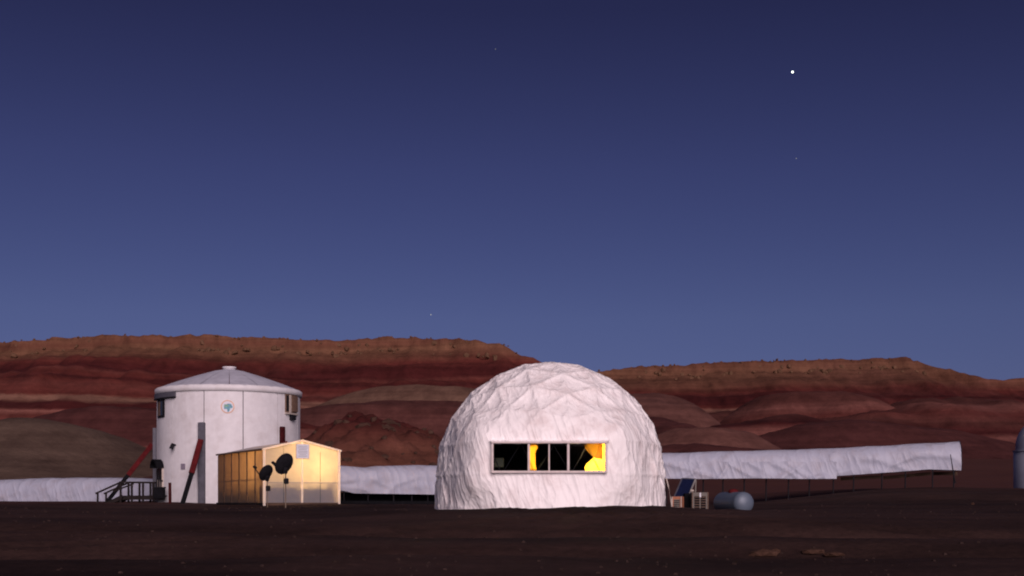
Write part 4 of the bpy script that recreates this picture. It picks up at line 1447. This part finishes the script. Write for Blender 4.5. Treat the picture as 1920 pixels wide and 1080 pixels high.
# ------------------------------------------------------------------ observatory at the right edge
oc = P(1966, 900, 70.0)
ob = thing('observatory', (oc.x, oc.y, gz(oc.x, oc.y)), 'pale rounded observatory dome cut off by the right edge', 'observatory')
r0 = 58 / FPX * 70
zc_, zg_ = CZ + (HY - 838) / FPX * 70, gz(oc.x, oc.y) - .2
b = MB()
b.tube([(oc.x, oc.y, zg_), (oc.x, oc.y, zc_ - .25), (oc.x, oc.y, zc_ - .22)], [r0 * 1.06, r0 * 1.06, r0 * 1.02], 40)
b.build('drum', M_obs, ob)
MB().tube([(oc.x, oc.y, zc_ + r0 * math.sin(k * math.pi / 20)) for k in range(-1, 11)], [max(.01, r0 * math.cos(k * math.pi / 20)) for k in range(-1, 11)], 40, False).build('cap', M_obs, ob)
MB().tube([(oc.x, oc.y, zc_ - .26), (oc.x, oc.y, zc_ - .18)], r0 * 1.09, 40).build('ring_rail', M_obs, ob)
MB().box((oc.x - .3, oc.y - r0 * 1.06, zg_ + 1.1), (.8, .08, 1.8), None, .02).build('door', M_grey, ob)

# ------------------------------------------------------------------ rocks on the foreground
FR = [rock_mesh(20 + i, .5) for i in range(4)]
for me in FR: me.materials.append(M_rock)
def fg_rock(px, py, Y, sx_, sy_, sz_, label, i):
    p = P(px, py, Y)
    o = bpy.data.objects.new('rock', FR[i % 4])
    COL.objects.link(o)
    o.location = (p.x, p.y, gz(p.x, p.y) + sz_ * .10)
    o.scale = (sx_, sy_, sz_)
    o.rotation_euler = (0, 0, .2 * i)
    tag(o, label, 'rock', 'low rocks on the foreground soil')
def ray_ground(px, py):
    Y = 18.0
    while Y < 60:
        p = P(px, py, Y)
        if p.z <= gz(p.x, p.y):
            return Y
        Y += .05
    return 40.0
for i, (px, py, wpx, h, lb) in enumerate(((1432, 1043, 60, .16, 'pale orange flat rock in the right foreground, left of the longer one'),
                                         (1455, 1038, 22, .12, 'small reddish stone at the right end of the left foreground rock'),
                                         (1524, 1038, 52, .13, 'pale orange low rock, left half of the longer foreground outcrop'),
                                         (1566, 1042, 56, .11, 'pale orange low rock, right half of the longer foreground outcrop'),
                                         (1824, 946, 12, .10, 'small pale stone on the far ground near the right edge'))):
    Yr = ray_ground(px, py)
    wm = wpx / FPX * Yr
    fg_rock(px, py, Yr, wm, wm * .5, h * 2.2, lb, i)
# gravel: countless small stones
gv = MB()
rs = np.random.RandomState(12)
cube = [(-1, -1, 0), (1, -1, 0), (1, 1, 0), (-1, 1, 0), (-.6, -.5, 1), (.5, -.6, 1), (.6, .5, 1), (-.5, .6, 1)]
cf = [(0, 1, 5, 4), (1, 2, 6, 5), (2, 3, 7, 6), (3, 0, 4, 7), (4, 5, 6, 7)]
gxs, gys = [], []
for _ in range(3000):
    y = 17 + 33 * rs.rand() ** 1.3
    gxs.append(rs.uniform(-.46, .46) * y)
    gys.append(y)
gzs = ground_z(np.array(gxs), np.array(gys))
for x, y, z in zip(gxs, gys, gzs):
    if (x - DC.x) ** 2 + (y - DC.y) ** 2 < 13.5:
        continue
    s = .010 + .035 * rs.rand() ** 5
    a = rs.uniform(0, 6.28)
    ca, sa = math.cos(a) * s, math.sin(a) * s
    k = rs.uniform(.5, 1)
    gv.add([(x + (p[0] * ca - p[1] * sa * k), y + (p[0] * sa + p[1] * ca * k), z - .008 + p[2] * s * .9) for p in cube], cf)
go = gv.build('gravel', mat('gravel_stone', (.032, .020, .018), .95, 0, .4, 1.5, 0, 1, .05))
tag(go, 'scattered small stones on the foreground soil', None, None, 'stuff')

# ------------------------------------------------------------------ stars
def star(px, py, rad, s, label, col=(1, 1, .9)):
    p = P(px, py, 8000)
    bm = bmesh.new()
    bmesh.ops.create_icosphere(bm, subdivisions=2, radius=rad)
    me = bpy.data.meshes.new('star')
    bm.to_mesh(me)
    bm.free()
    o = link('star', me, mat_emit('star_light', col, s))
    o.location = p
    tag(o, label, 'star', 'stars in the dusk sky')
star(1486, 135, 7.0, 3.5, 'single bright white star high in the right half of the sky', (.92, 1.0, .88))
star(929, 92, 3.0, .2, 'faint star near the top centre of the sky')
star(808, 590, 3.4, .5, 'faint star low above the left mesa')
star(1493, 297, 3.0, .32, 'faint star below the bright star')

sc.cycles.use_denoising = True
sc.cycles.filter_width = 2.0
sc.cycles.max_bounces = 8
sc.cycles.transparent_max_bounces = 12
sc.cycles.sample_clamp_indirect = 4
